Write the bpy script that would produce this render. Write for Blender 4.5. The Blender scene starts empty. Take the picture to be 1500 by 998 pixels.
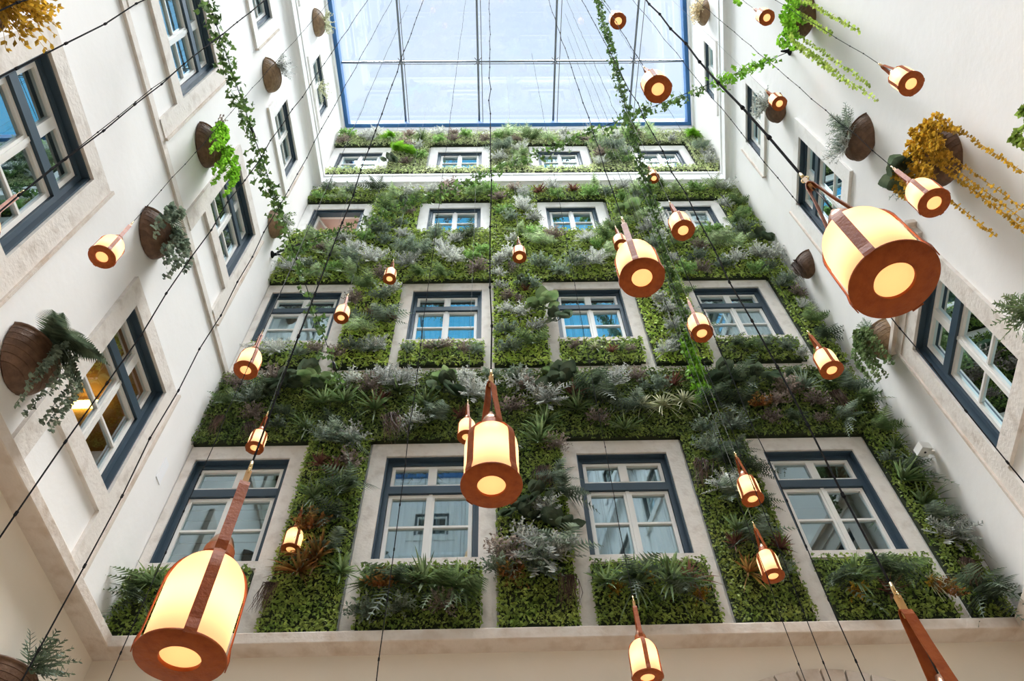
import bpy, math, random
import numpy as np
from math import sin, cos, pi, radians

# ------------------------------------------------------------------ camera
EYE = 1.6                       # height of the lens above the courtyard floor
D = 7.0                         # distance to the planted back wall
F = 1124.6                      # focal length in px of a 1500 px wide frame
PITCH, YAW, ROLL = 0.97665, 0.03852, -0.04458
XL, KL = -.58467*D, .0178       # left wall   x = XL + KL*(y-D)
XR, KR = .79464*D, .1724        # right wall  x = XR + KR*(y-D)
YB = -6.0                       # wall behind the camera
ZF, ZROOF = -1.6, 20.84         # floor and glass roof, measured from the lens

cp, sp = cos(PITCH), sin(PITCH)
FW = np.array([sin(YAW)*cp, cos(YAW)*cp, sp])
_rt = np.array([cos(YAW), -sin(YAW), 0.]); _up = np.cross(_rt, FW)
RT = _rt*cos(ROLL) + _up*sin(ROLL); UP = -_rt*sin(ROLL) + _up*cos(ROLL)
scn = bpy.context.scene
from mathutils import Matrix, Vector
cam = bpy.data.cameras.new('camera'); camo = bpy.data.objects.new('camera', cam)
scn.collection.objects.link(camo); scn.camera = camo
cam.sensor_width = 36; cam.lens = F/1500*36; cam.clip_start = .05; cam.clip_end = 300
m = Matrix.Identity(4)
for i in range(3):
    m[i][0] = RT[i]; m[i][1] = UP[i]; m[i][2] = -FW[i]
m[2][3] = EYE
camo.matrix_world = m

# ------------------------------------------------------------------ sky, exposure
EXPO = 0.27
SKY_SEEN = (.66, .78, .97)      # pale blue beyond the back wall
SKY_DEEP = (.20, .85, 1.35)      # deeper blue lower down
SKY_LOBES = 44.0                     # two bright lobes added to the unseen sky to light the walls
scn.view_settings.view_transform = 'Standard'; scn.view_settings.look = 'None'
scn.view_settings.exposure = EXPO; scn.view_settings.gamma = 1; scn.view_settings.use_curve_mapping = False
w = bpy.data.worlds.new('sky'); scn.world = w; w.use_nodes = True
nt = w.node_tree; nt.nodes.clear(); N = nt.nodes.new; Lk = nt.links.new
out = N('ShaderNodeOutputWorld'); bg = N('ShaderNodeBackground'); Lk(bg.outputs[0], out.inputs[0])
tc = N('ShaderNodeTexCoord')
def wdot(vec):
    d = N('ShaderNodeVectorMath'); d.operation = 'DOT_PRODUCT'; d.inputs[1].default_value = vec
    Lk(tc.outputs['Generated'], d.inputs[0]); return d.outputs['Value']
def wmap(v, a, b, lo, hi):
    r = N('ShaderNodeMapRange'); r.interpolation_type = 'SMOOTHSTEP'
    r.inputs['From Min'].default_value = a; r.inputs['From Max'].default_value = b
    r.inputs['To Min'].default_value = lo; r.inputs['To Max'].default_value = hi
    Lk(v, r.inputs['Value']); return r.outputs['Result']
el = wmap(wdot((0, .10, .995)), .90, .965, 0, 1)
mx = N('ShaderNodeMix'); mx.data_type = 'RGBA'; Lk(el, mx.inputs['Factor'])
mx.inputs['A'].default_value = (*SKY_DEEP, 1); mx.inputs['B'].default_value = (*SKY_SEEN, 1)
nz = N('ShaderNodeTexNoise'); nz.inputs['Scale'].default_value = 3.0; nz.inputs['Detail'].default_value = 5
nz.inputs['Distortion'].default_value = .6
Lk(tc.outputs['Generated'], nz.inputs['Vector'])
hz = wmap(nz.outputs['Fac'], .42, .75, 0, .55)
mx2 = N('ShaderNodeMix'); mx2.data_type = 'RGBA'; Lk(hz, mx2.inputs['Factor'])
Lk(mx.outputs['Result'], mx2.inputs['A']); mx2.inputs['B'].default_value = (.86, .90, .98, 1)
c_a = wmap(wdot((.28, -.20, .939)), .962, .992, 0, SKY_LOBES); c_b = wmap(wdot((-.28, -.20, .939)), .962, .992, 0, SKY_LOBES)
cl_ = N('ShaderNodeMath'); cl_.operation = 'ADD'; Lk(c_a, cl_.inputs[0]); Lk(c_b, cl_.inputs[1]); cl = cl_.outputs[0]
sc = N('ShaderNodeVectorMath'); sc.operation = 'SCALE'; sc.inputs[0].default_value = (1.0, .985, .96); Lk(cl, sc.inputs['Scale'])
ad = N('ShaderNodeVectorMath'); ad.operation = 'ADD'; Lk(mx2.outputs['Result'], ad.inputs[0]); Lk(sc.outputs[0], ad.inputs[1])
Lk(ad.outputs[0], bg.inputs['Color']); bg.inputs['Strength'].default_value = 1.0

# ------------------------------------------------------------------ helpers
C = scn.collection
rnd = random.Random(7); rg = np.random.default_rng(11)

def ray(px, py): return FW + RT*(px-750)/F + UP*(499-py)/F
def onback(px, py, y=D): r = ray(px, py); return r*(y/r[1])
def onside(px, py, side, off=0.):
    x0, k = (XL, KL) if side == 'L' else (XR, KR)
    r = ray(px, py); t = (x0 - k*D + off)/(r[0]-k*r[1]); return r*t
def W(p): return (float(p[0]), float(p[1]), float(p[2])+EYE)      # lens frame -> world

class MB:
    def __init__(s): s.v = []; s.f = []; s.m = []; s.n = 0
    def add(s, vs, fs, mi=0):
        s.v.append(np.asarray(vs, float).reshape(-1, 3))
        s.f += [tuple(i+s.n for i in f) for f in fs]; s.m += [mi]*len(fs); s.n += len(s.v[-1])
    def verts(s): return np.concatenate(s.v) if s.v else np.zeros((0, 3))
    def hexa(s, c, mi=0):        # 8 corners: bottom ring 0-3, top ring 4-7
        s.add(c, [(0, 3, 2, 1), (4, 5, 6, 7), (0, 1, 5, 4), (1, 2, 6, 5), (2, 3, 7, 6), (3, 0, 4, 7)], mi)
    def box(s, a, b, mi=0):
        x0, y0, z0 = a; x1, y1, z1 = b
        s.hexa([(x0, y0, z0), (x1, y0, z0), (x1, y1, z0), (x0, y1, z0), (x0, y0, z1), (x1, y0, z1), (x1, y1, z1), (x0, y1, z1)], mi)
    def tube(s, pts, r, n=8, mi=0, caps=True):
        pts = np.asarray(pts, float); k = len(pts)
        rr = np.full(k, r) if np.isscalar(r) else np.asarray(r, float)
        t = np.gradient(pts, axis=0); t /= np.linalg.norm(t, axis=1)[:, None]+1e-12
        ref = np.array([0, 0, 1.]) if abs(t[0][2]) < .9 else np.array([1., 0, 0])
        vs = []
        for i in range(k):
            a = np.cross(t[i], ref); a /= np.linalg.norm(a)+1e-12; b = np.cross(t[i], a)
            for j in range(n):
                th = 2*pi*j/n; vs.append(pts[i]+rr[i]*(a*cos(th)+b*sin(th)))
        fs = [(i*n+j, i*n+(j+1) % n, (i+1)*n+(j+1) % n, (i+1)*n+j) for i in range(k-1) for j in range(n)]
        if caps: fs += [tuple(range(n))[::-1], tuple(range((k-1)*n, k*n))]
        s.add(vs, fs, mi)
    def lathe(s, prof, n=32, mi=0, c=(0, 0, 0)):
        vs = []; k = len(prof)
        for (r, z) in prof:
            for j in range(n):
                th = 2*pi*j/n; vs.append((c[0]+r*cos(th), c[1]+r*sin(th), c[2]+z))
        s.add(vs, [(i*n+j, i*n+(j+1) % n, (i+1)*n+(j+1) % n, (i+1)*n+j) for i in range(k-1) for j in range(n)], mi)
    def mesh(s, name, mats, smooth=False):
        me = bpy.data.meshes.new(name); V = s.verts()
        me.from_pydata([tuple(v) for v in V.tolist()], [], s.f)
        for q in (mats if isinstance(mats, (list, tuple)) else [mats]): me.materials.append(q)
        if any(s.m): me.polygons.foreach_set('material_index', s.m)
        if smooth: me.polygons.foreach_set('use_smooth', [True]*len(s.f))
        me.update(); return me
    def build(s, name, mats, parent=None, smooth=False):
        return link(name, s.mesh(name, mats, smooth), parent)

def link(name, data, parent=None):
    o = bpy.data.objects.new(name, data); C.objects.link(o)
    if parent: o.parent = parent
    return o
def tag(o, label=None, cat=None, group=None, kind=None):
    if label: o['label'] = label
    if cat: o['category'] = cat
    if group: o['group'] = group
    if kind: o['kind'] = kind
    return o
def empty(name, loc, rz=0):
    o = bpy.data.objects.new(name, None); C.objects.link(o); o.location = loc; o.rotation_euler = (0, 0, rz)
    o.empty_display_size = .1; return o

# ------------------------------------------------------------------ materials
def mat(name, col, rough=.6, metal=0, noise=None, bump=0, bscale=30, spec=.5, trans=0, alpha=None, coords='Object'):
    m = bpy.data.materials.new(name); m.use_nodes = True; t = m.node_tree; b = t.nodes['Principled BSDF']
    b.inputs['Base Color'].default_value = (*col, 1); b.inputs['Roughness'].default_value = rough
    b.inputs['Metallic'].default_value = metal; b.inputs['Specular IOR Level'].default_value = spec
    c = t.nodes.new('ShaderNodeTexCoord')
    if noise:
        # noise = (scale, second colour, lo, hi[, detail])
        n = t.nodes.new('ShaderNodeTexNoise'); n.inputs['Scale'].default_value = noise[0]
        n.inputs['Detail'].default_value = noise[4] if len(noise) > 4 else 4
        t.links.new(c.outputs[coords], n.inputs['Vector'])
        r = t.nodes.new('ShaderNodeMapRange'); r.inputs[1].default_value = noise[2]; r.inputs[2].default_value = noise[3]
        t.links.new(n.outputs['Fac'], r.inputs[0])
        x = t.nodes.new('ShaderNodeMix'); x.data_type = 'RGBA'; t.links.new(r.outputs[0], x.inputs['Factor'])
        x.inputs['A'].default_value = (*col, 1); x.inputs['B'].default_value = (*noise[1], 1)
        t.links.new(x.outputs['Result'], b.inputs['Base Color'])
    if bump:
        n2 = t.nodes.new('ShaderNodeTexNoise'); n2.inputs['Scale'].default_value = bscale; n2.inputs['Detail'].default_value = 6
        t.links.new(c.outputs[coords], n2.inputs['Vector'])
        bb = t.nodes.new('ShaderNodeBump'); bb.inputs['Strength'].default_value = bump; bb.inputs['Distance'].default_value = .02
        t.links.new(n2.outputs['Fac'], bb.inputs['Height']); t.links.new(bb.outputs[0], b.inputs['Normal'])
    return m

def leafmat(name, c1, c2, scale=9., trans=.35, rough=.55, isl=.45):
    m = bpy.data.materials.new(name); m.use_nodes = True; t = m.node_tree; t.nodes.clear()
    o = t.nodes.new('ShaderNodeOutputMaterial'); d = t.nodes.new('ShaderNodeBsdfPrincipled'); tr = t.nodes.new('ShaderNodeBsdfTranslucent')
    mixs = t.nodes.new('ShaderNodeMixShader'); mixs.inputs[0].default_value = trans
    c = t.nodes.new('ShaderNodeTexCoord'); n = t.nodes.new('ShaderNodeTexNoise'); n.inputs['Scale'].default_value = scale; n.inputs['Detail'].default_value = 3
    t.links.new(c.outputs['Object'], n.inputs['Vector'])
    oi = t.nodes.new('ShaderNodeObjectInfo')
    r = t.nodes.new('ShaderNodeMapRange'); r.inputs[1].default_value = .35; r.inputs[2].default_value = .65
    t.links.new(n.outputs['Fac'], r.inputs[0])
    x = t.nodes.new('ShaderNodeMix'); x.data_type = 'RGBA'; t.links.new(r.outputs[0], x.inputs['Factor'])
    x.inputs['A'].default_value = (*c1, 1); x.inputs['B'].default_value = (*c2, 1)
    h = t.nodes.new('ShaderNodeHueSaturation'); t.links.new(x.outputs['Result'], h.inputs['Color'])
    mr = t.nodes.new('ShaderNodeMapRange'); mr.inputs[3].default_value = .75; mr.inputs[4].default_value = 1.25
    t.links.new(oi.outputs['Random'], mr.inputs[0]); ge = t.nodes.new('ShaderNodeNewGeometry'); mi = t.nodes.new('ShaderNodeMapRange'); mi.inputs[3].default_value = 1-isl; mi.inputs[4].default_value = 1+isl*1.1
    t.links.new(ge.outputs['Random Per Island'], mi.inputs[0]); mm = t.nodes.new('ShaderNodeMath'); mm.operation = 'MULTIPLY'
    t.links.new(mr.outputs[0], mm.inputs[0]); t.links.new(mi.outputs[0], mm.inputs[1]); t.links.new(mm.outputs[0], h.inputs['Value'])
    t.links.new(h.outputs[0], d.inputs['Base Color']); t.links.new(h.outputs[0], tr.inputs['Color'])
    d.inputs['Roughness'].default_value = rough; d.inputs['Specular IOR Level'].default_value = .35
    t.links.new(d.outputs[0], mixs.inputs[1]); t.links.new(tr.outputs[0], mixs.inputs[2]); t.links.new(mixs.outputs[0], o.inputs[0])
    return m

def glassmat(name, refl, tint, coat, rough=.0):
    m = bpy.data.materials.new(name); m.use_nodes = True; t = m.node_tree; t.nodes.clear()
    o = t.nodes.new('ShaderNodeOutputMaterial'); g = t.nodes.new('ShaderNodeBsdfGlossy'); g.inputs['Roughness'].default_value = rough
    g.inputs['Color'].default_value = (*coat, 1)
    tr = t.nodes.new('ShaderNodeBsdfTransparent'); tr.inputs['Color'].default_value = (*tint, 1)
    lw = t.nodes.new('ShaderNodeFresnel'); lw.inputs['IOR'].default_value = 1.5
    a = t.nodes.new('ShaderNodeMath'); a.operation = 'MULTIPLY_ADD'; a.use_clamp = True
    a.inputs[1].default_value = 1-refl; a.inputs[2].default_value = refl; t.links.new(lw.outputs[0], a.inputs[0])
    mx = t.nodes.new('ShaderNodeMixShader'); t.links.new(a.outputs[0], mx.inputs[0])
    t.links.new(tr.outputs[0], mx.inputs[1]); t.links.new(g.outputs[0], mx.inputs[2]); t.links.new(mx.outputs[0], o.inputs[0])
    return m

M = {}
M['plaster'] = mat('white_plaster', (.92, .90, .885), .85, noise=(1.3, (.88, .86, .84), .35, .75, 8), bump=.15, bscale=9)
M['cream'] = mat('cream_plaster', (.86, .79, .69), .85, noise=(1.1, (.82, .74, .63), .35, .75, 8), bump=.15, bscale=9)
M['mould'] = mat('white_moulding', (.88, .875, .87), .7)
M['stone'] = mat('limestone', (.76, .705, .65), .8, noise=(6, (.56, .49, .43), .5, .78, 12), bump=.35, bscale=24)
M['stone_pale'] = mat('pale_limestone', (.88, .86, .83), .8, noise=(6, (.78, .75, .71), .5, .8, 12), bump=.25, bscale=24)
M['stone2'] = mat('weathered_limestone', (.70, .62, .55), .85, noise=(5, (.55, .44, .35), .45, .75, 10), bump=.5, bscale=18)
M['floor'] = mat('sand_floor_tiles', (.42, .33, .25), .5)
M['blue'] = mat('blue_grey_paint', (.034, .062, .090), .45)
M['white'] = mat('white_gloss_paint', (.86, .84, .80), .35)
M['glass'] = glassmat('coated_pane_glass', .34, (.82, .92, .92), (.72, .92, 1.0))
M['roofglass'] = glassmat('roof_glass', .02, (.97, .985, 1.0), (1, 1, 1))
M['curtain'] = mat('sheer_curtain', (.60, .64, .64), .9)
M['blind'] = mat('grey_blind', (.36, .38, .38), .8)
M['room'] = mat('dim_room', (.16, .13, .11), .9)
M['room_pink'] = mat('pale_pink_room', (.70, .55, .50), .9)
M['room_green'] = mat('dark_green_room', (.10, .13, .10), .9)
M['steel'] = mat('dull_steel', (.20, .22, .25), .6, 0, spec=.3)
M['darksteel'] = mat('dark_cable', (.022, .022, .025), .95, 0, spec=.05)
M['greycable'] = mat('grey_steel_cable', (.22, .22, .22), .8, 0, spec=.2)
M['blueframe'] = mat('blue_roof_frame', (.04, .16, .40), .6)
M['leather'] = mat('tan_leather', (.36, .085, .014), .55, noise=(30, (.27, .055, .010), .4, .7, 6), bump=.15, bscale=90, spec=.22)
M['leatherlight'] = mat('pale_leather_tab', (.62, .36, .13), .5)
M['copper'] = mat('copper_cap', (.62, .36, .24), .28, 1)
M['brass'] = mat('brass', (.80, .62, .34), .25, 1)
M['camwhite'] = mat('white_plastic', (.80, .79, .76), .4)
M['black'] = mat('black_plastic', (.02, .02, .022), .4)
M['wood'] = mat('basket_wood', (.11, .055, .030), .6, noise=(14, (.19, .10, .055), .4, .7, 6), bump=.4, bscale=40)
M['wood2'] = mat('pale_basket_wood', (.30, .19, .10), .6, noise=(14, (.19, .11, .06), .4, .7, 6), bump=.4, bscale=40)
M['soil'] = mat('green_wall_substrate', (.025, .035, .012), 1.0)
M['paper'] = mat('white_paper', (.9, .9, .92), .8)
# frosted shade: light of the bulb shines through it
def frost(name, col, tcol):
    m = bpy.data.materials.new(name); m.use_nodes = True; t = m.node_tree; t.nodes.clear()
    o = t.nodes.new('ShaderNodeOutputMaterial'); a = t.nodes.new('ShaderNodeBsdfTranslucent'); a.inputs['Color'].default_value = (*tcol, 1)
    d = t.nodes.new('ShaderNodeBsdfPrincipled'); d.inputs['Base Color'].default_value = (*col, 1); d.inputs['Roughness'].default_value = .35
    mx = t.nodes.new('ShaderNodeMixShader'); mx.inputs[0].default_value = .72
    t.links.new(d.outputs[0], mx.inputs[1]); t.links.new(a.outputs[0], mx.inputs[2]); t.links.new(mx.outputs[0], o.inputs[0]); return m
M['frost'] = frost('frosted_lamp_glass', (.74, .56, .38), (1, .85, .66))
M['frost2'] = frost('amber_lamp_diffuser', (.60, .38, .18), (.80, .56, .36))
LEAF = {
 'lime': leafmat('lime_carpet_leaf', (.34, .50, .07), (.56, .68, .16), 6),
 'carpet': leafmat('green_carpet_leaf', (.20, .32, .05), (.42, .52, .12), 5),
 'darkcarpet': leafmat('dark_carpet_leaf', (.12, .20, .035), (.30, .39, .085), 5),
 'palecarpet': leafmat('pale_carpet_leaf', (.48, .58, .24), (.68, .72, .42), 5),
 'dark': leafmat('dark_green_leaf', (.05, .078, .045), (.13, .165, .10)),
 'mid': leafmat('mid_green_leaf', (.10, .17, .06), (.21, .27, .12)),
 'vivid': leafmat('vivid_green_leaf', (.15, .36, .02), (.28, .54, .05)),
 'greygreen': leafmat('grey_green_leaf', (.13, .18, .13), (.26, .31, .22)),
 'silver': leafmat('silver_leaf', (.36, .38, .34), (.58, .59, .53)),
 'mauve': leafmat('mauve_grey_leaf', (.20, .15, .13), (.36, .30, .25)),
 'rust': leafmat('rust_leaf', (.30, .10, .03), (.36, .24, .07)),
 'plum': leafmat('plum_leaf', (.10, .035, .03), (.20, .09, .06)),
 'cream': leafmat('cream_striped_leaf', (.40, .42, .24), (.58, .58, .40)),
 'gold': leafmat('golden_leaf', (.34, .19, .015), (.52, .32, .035)),
 'brown': leafmat('brown_root', (.10, .055, .035), (.20, .12, .08)),
 'ivy': leafmat('ivy_leaf', (.06, .13, .03), (.17, .27, .07), 12),
 'white': leafmat('white_felt_leaf', (.55, .56, .54), (.80, .80, .77)),
 'pale': leafmat('pale_green_leaf', (.30, .42, .20), (.46, .54, .32)),
 'soft': leafmat('soft_green_leaf', (.18, .34, .09), (.34, .48, .18)),
 'straw': leafmat('straw_leaf', (.62, .50, .30), (.78, .68, .46)),
}

# ------------------------------------------------------------------ walls
def axis(side):
    if side == 'B': return lambda u, z, d: (u, D-d, z+EYE)
    if side == 'O': return lambda u, z, d: (u, YB+d, z+EYE)
    if side == 'L':
        n = 1/math.hypot(1, KL); return lambda u, z, d: (XL+KL*(u-D)+d*n, u-d*n*KL, z+EYE)
    n = 1/math.hypot(1, KR); return lambda u, z, d: (XR+KR*(u-D)-d*n, u+d*n*KR, z+EYE)
PM = {s: axis(s) for s in 'BOLR'}
DSH = 0.                        # how much less deep the joinery sits in its reveal
def pbox(mb, side, u0, u1, z0, z1, d0, d1, mi=0):
    P = PM[side]; d0 += DSH; d1 += DSH
    mb.hexa([P(u0, z0, d0), P(u1, z0, d0), P(u1, z0, d1), P(u0, z0, d1), P(u0, z1, d0), P(u1, z1, d0), P(u1, z1, d1), P(u0, z1, d1)], mi)

# windows:  side, u0, u1, z0, z1, style, extra
WIN = []
COL1 = [(-3.97, -2.73), (-1.46, -.23), (1.055, 2.26), (3.56, 4.773)]
COL3 = [(-3.90, -2.80), (-1.40, -.28), (1.13, 2.22), (3.68, 4.76)]
rows = {1: (5.90, 7.61, COL1), 2: (10.39, 11.96, COL1), 3: (14.36, 15.52, COL3), 4: (17.84, 18.96, COL3)}
inside = {1: ['blind', 'curtain', 'curtain', 'brown'], 2: ['curtain', 'sheer', 'sheer', 'curtain'], 3: ['open', 'sheer', 'sheer', 'curtain'], 4: ['sheer']*4}
for r, (za, zb, cols) in rows.items():
    for c, (a, b) in enumerate(cols): WIN.append(('B', a, b, za, zb, r, inside[r][c]))
sr = {1: (5.87, 7.60), 2: (10.40, 11.98), 3: (14.40, 15.49), 4: (18.12, 19.10)}
for r, (za, zb) in sr.items():
    for k, (a, b) in enumerate([(4.58, 5.84), (1.77, 3.06), (-1.0, .3), (-3.8, -2.5)]):
        WIN.append(('L', a, b, za, zb, r, 'amber' if (r, k) == (1, 0) else ('green' if (r, k) in ((1, 1), (2, 0)) else 'curtain')))
    for k, (a, b) in enumerate([(4.29, 5.50), (-1.5, -.3), (-4.2, -3.0)]):
        WIN.append(('R', a, b, za+(.06 if r == 1 else 0), zb+(.24 if r == 1 else .3 if r == 2 else -.05), r, 'green' if r == 1 else 'curtain'))
    for a in (-2.9, -.6, 1.7): WIN.append(('O', a, a+1.2, za, zb, r, 'curtain'))

def wall(name, side, u0, u1, z0, z1, mat_, holes):
    mb = MB(); P = PM[side]
    us = sorted({u0, u1, *[h[0] for h in holes], *[h[1] for h in holes]}); zs = sorted({z0, z1, *[h[2] for h in holes], *[h[3] for h in holes]})
    us = [u for u in us if u0 <= u <= u1]; zs = [z for z in zs if z0 <= z <= z1]
    idx = {}
    vs = []
    for i, u in enumerate(us):
        for j, z in enumerate(zs): idx[i, j] = len(vs); vs.append(P(u, z, 0))
    fs = []
    for i in range(len(us)-1):
        for j in range(len(zs)-1):
            cu, cz = (us[i]+us[i+1])/2, (zs[j]+zs[j+1])/2
            if any(h[0] < cu < h[1] and h[2] < cz < h[3] for h in holes): continue
            q = (idx[i, j], idx[i+1, j], idx[i+1, j+1], idx[i, j+1])
            fs.append(q if side in 'BR' else q[::-1])
    mb.add(vs, fs); return tag(mb.build(name, mat_), kind='structure')
ext = {'B': (XL-.3, XR+.05), 'O': (XL-.3, XR+KR*(YB-D)+.05), 'L': (YB, D), 'R': (YB, D)}
nm = {'B': 'back', 'O': 'front', 'L': 'left', 'R': 'right'}
ext['B'] = (XL, XR); ext['O'] = (XL+KL*(YB-D), XR+KR*(YB-D))
for s in 'BOLR':
    holes = [(a, b, za, zb) for (q, a, b, za, zb, r, i) in WIN if q == s]
    wall('wall_'+nm[s], s, *ext[s], 4.72, ZROOF, M['plaster'], holes)
    wall('wall_%s_lower' % nm[s], s, *ext[s], ZF, 4.72, M['cream'], [])
xlb, xrb = ext['O']
mb = MB(); mb.add([(xlb, YB, 0), (xrb, YB, 0), (XR, D, 0), (XL, D, 0)], [(0, 1, 2, 3)])
tag(mb.build('floor', M['floor']), kind='structure')

# mouldings that run round the courtyard: profile (distance from wall, height)
def corner_pts(d):
    # inner outline of the court offset inwards by d: back-left, back-right, front-right, front-left
    nL = math.hypot(1, KL); nR = math.hypot(1, KR)
    def xl(y): return XL+KL*(y-D)+d*nL
    def xr(y): return XR+KR*(y-D)-d*nR
    return [(xl(D-d), D-d), (xr(D-d), D-d), (xr(YB+d), YB+d), (xl(YB+d), YB+d)]
def moulding(name, prof, m_, skip=()):
    mb = MB(); rings = [[(x, y, z+EYE) for x, y in corner_pts(d)] for d, z in prof]
    vs = [p for r in rings for p in r]
    fs = [(i*4+j, i*4+(j+1) % 4, (i+1)*4+(j+1) % 4, (i+1)*4+j) for i in range(len(prof)-1) for j in range(4) if j not in skip]
    mb.add(vs, fs); return tag(mb.build(name, m_), kind='structure')
moulding('trim_1', [(0, 4.70), (.20, 4.713), (.21, 4.72), (.21, 4.83), (.20, 4.845), (0, 4.88)], M['stone2'])
moulding('trim_2', [(0, 9.40), (.035, 9.405), (.035, 9.53), (0, 9.54)], M['stone'], (1,))
cove = [(.14*(1-cos(a)), 16.55+.18*sin(a)) for a in np.linspace(0, pi/2, 6)]
moulding('trim_3', cove+[(.15, 16.73), (.155, 16.80), (.14, 16.82), (.14, 17.08), (.16, 17.10), (.16, 17.18), (.14, 17.20), (.05, 17.34), (0, 17.36)], M['mould'])
moulding('trim_4', [(0, 20.62), (.05, 20.64), (.05, 20.84), (0, 20.84)], M['mould'])

# stone arch on the ground floor of the back wall
mb = MB(); cx, cz, R0 = 3.16, 2.55, 1.62
for k in range(24):
    a0, a1 = pi*k/24, pi*(k+1)/24-.012
    for (ra, rb) in ((R0, R0+.24),):
        P = PM['B']; q = []
        for d in (0., .05):
            q += [P(cx+r_*cos(a), cz+r_*sin(a), d) for r_, a in ((ra, a0), (rb, a0), (rb, a1), (ra, a1))]
        mb.hexa(q)
tag(mb.build('trim_5', M['stone2']), kind='structure')

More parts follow.
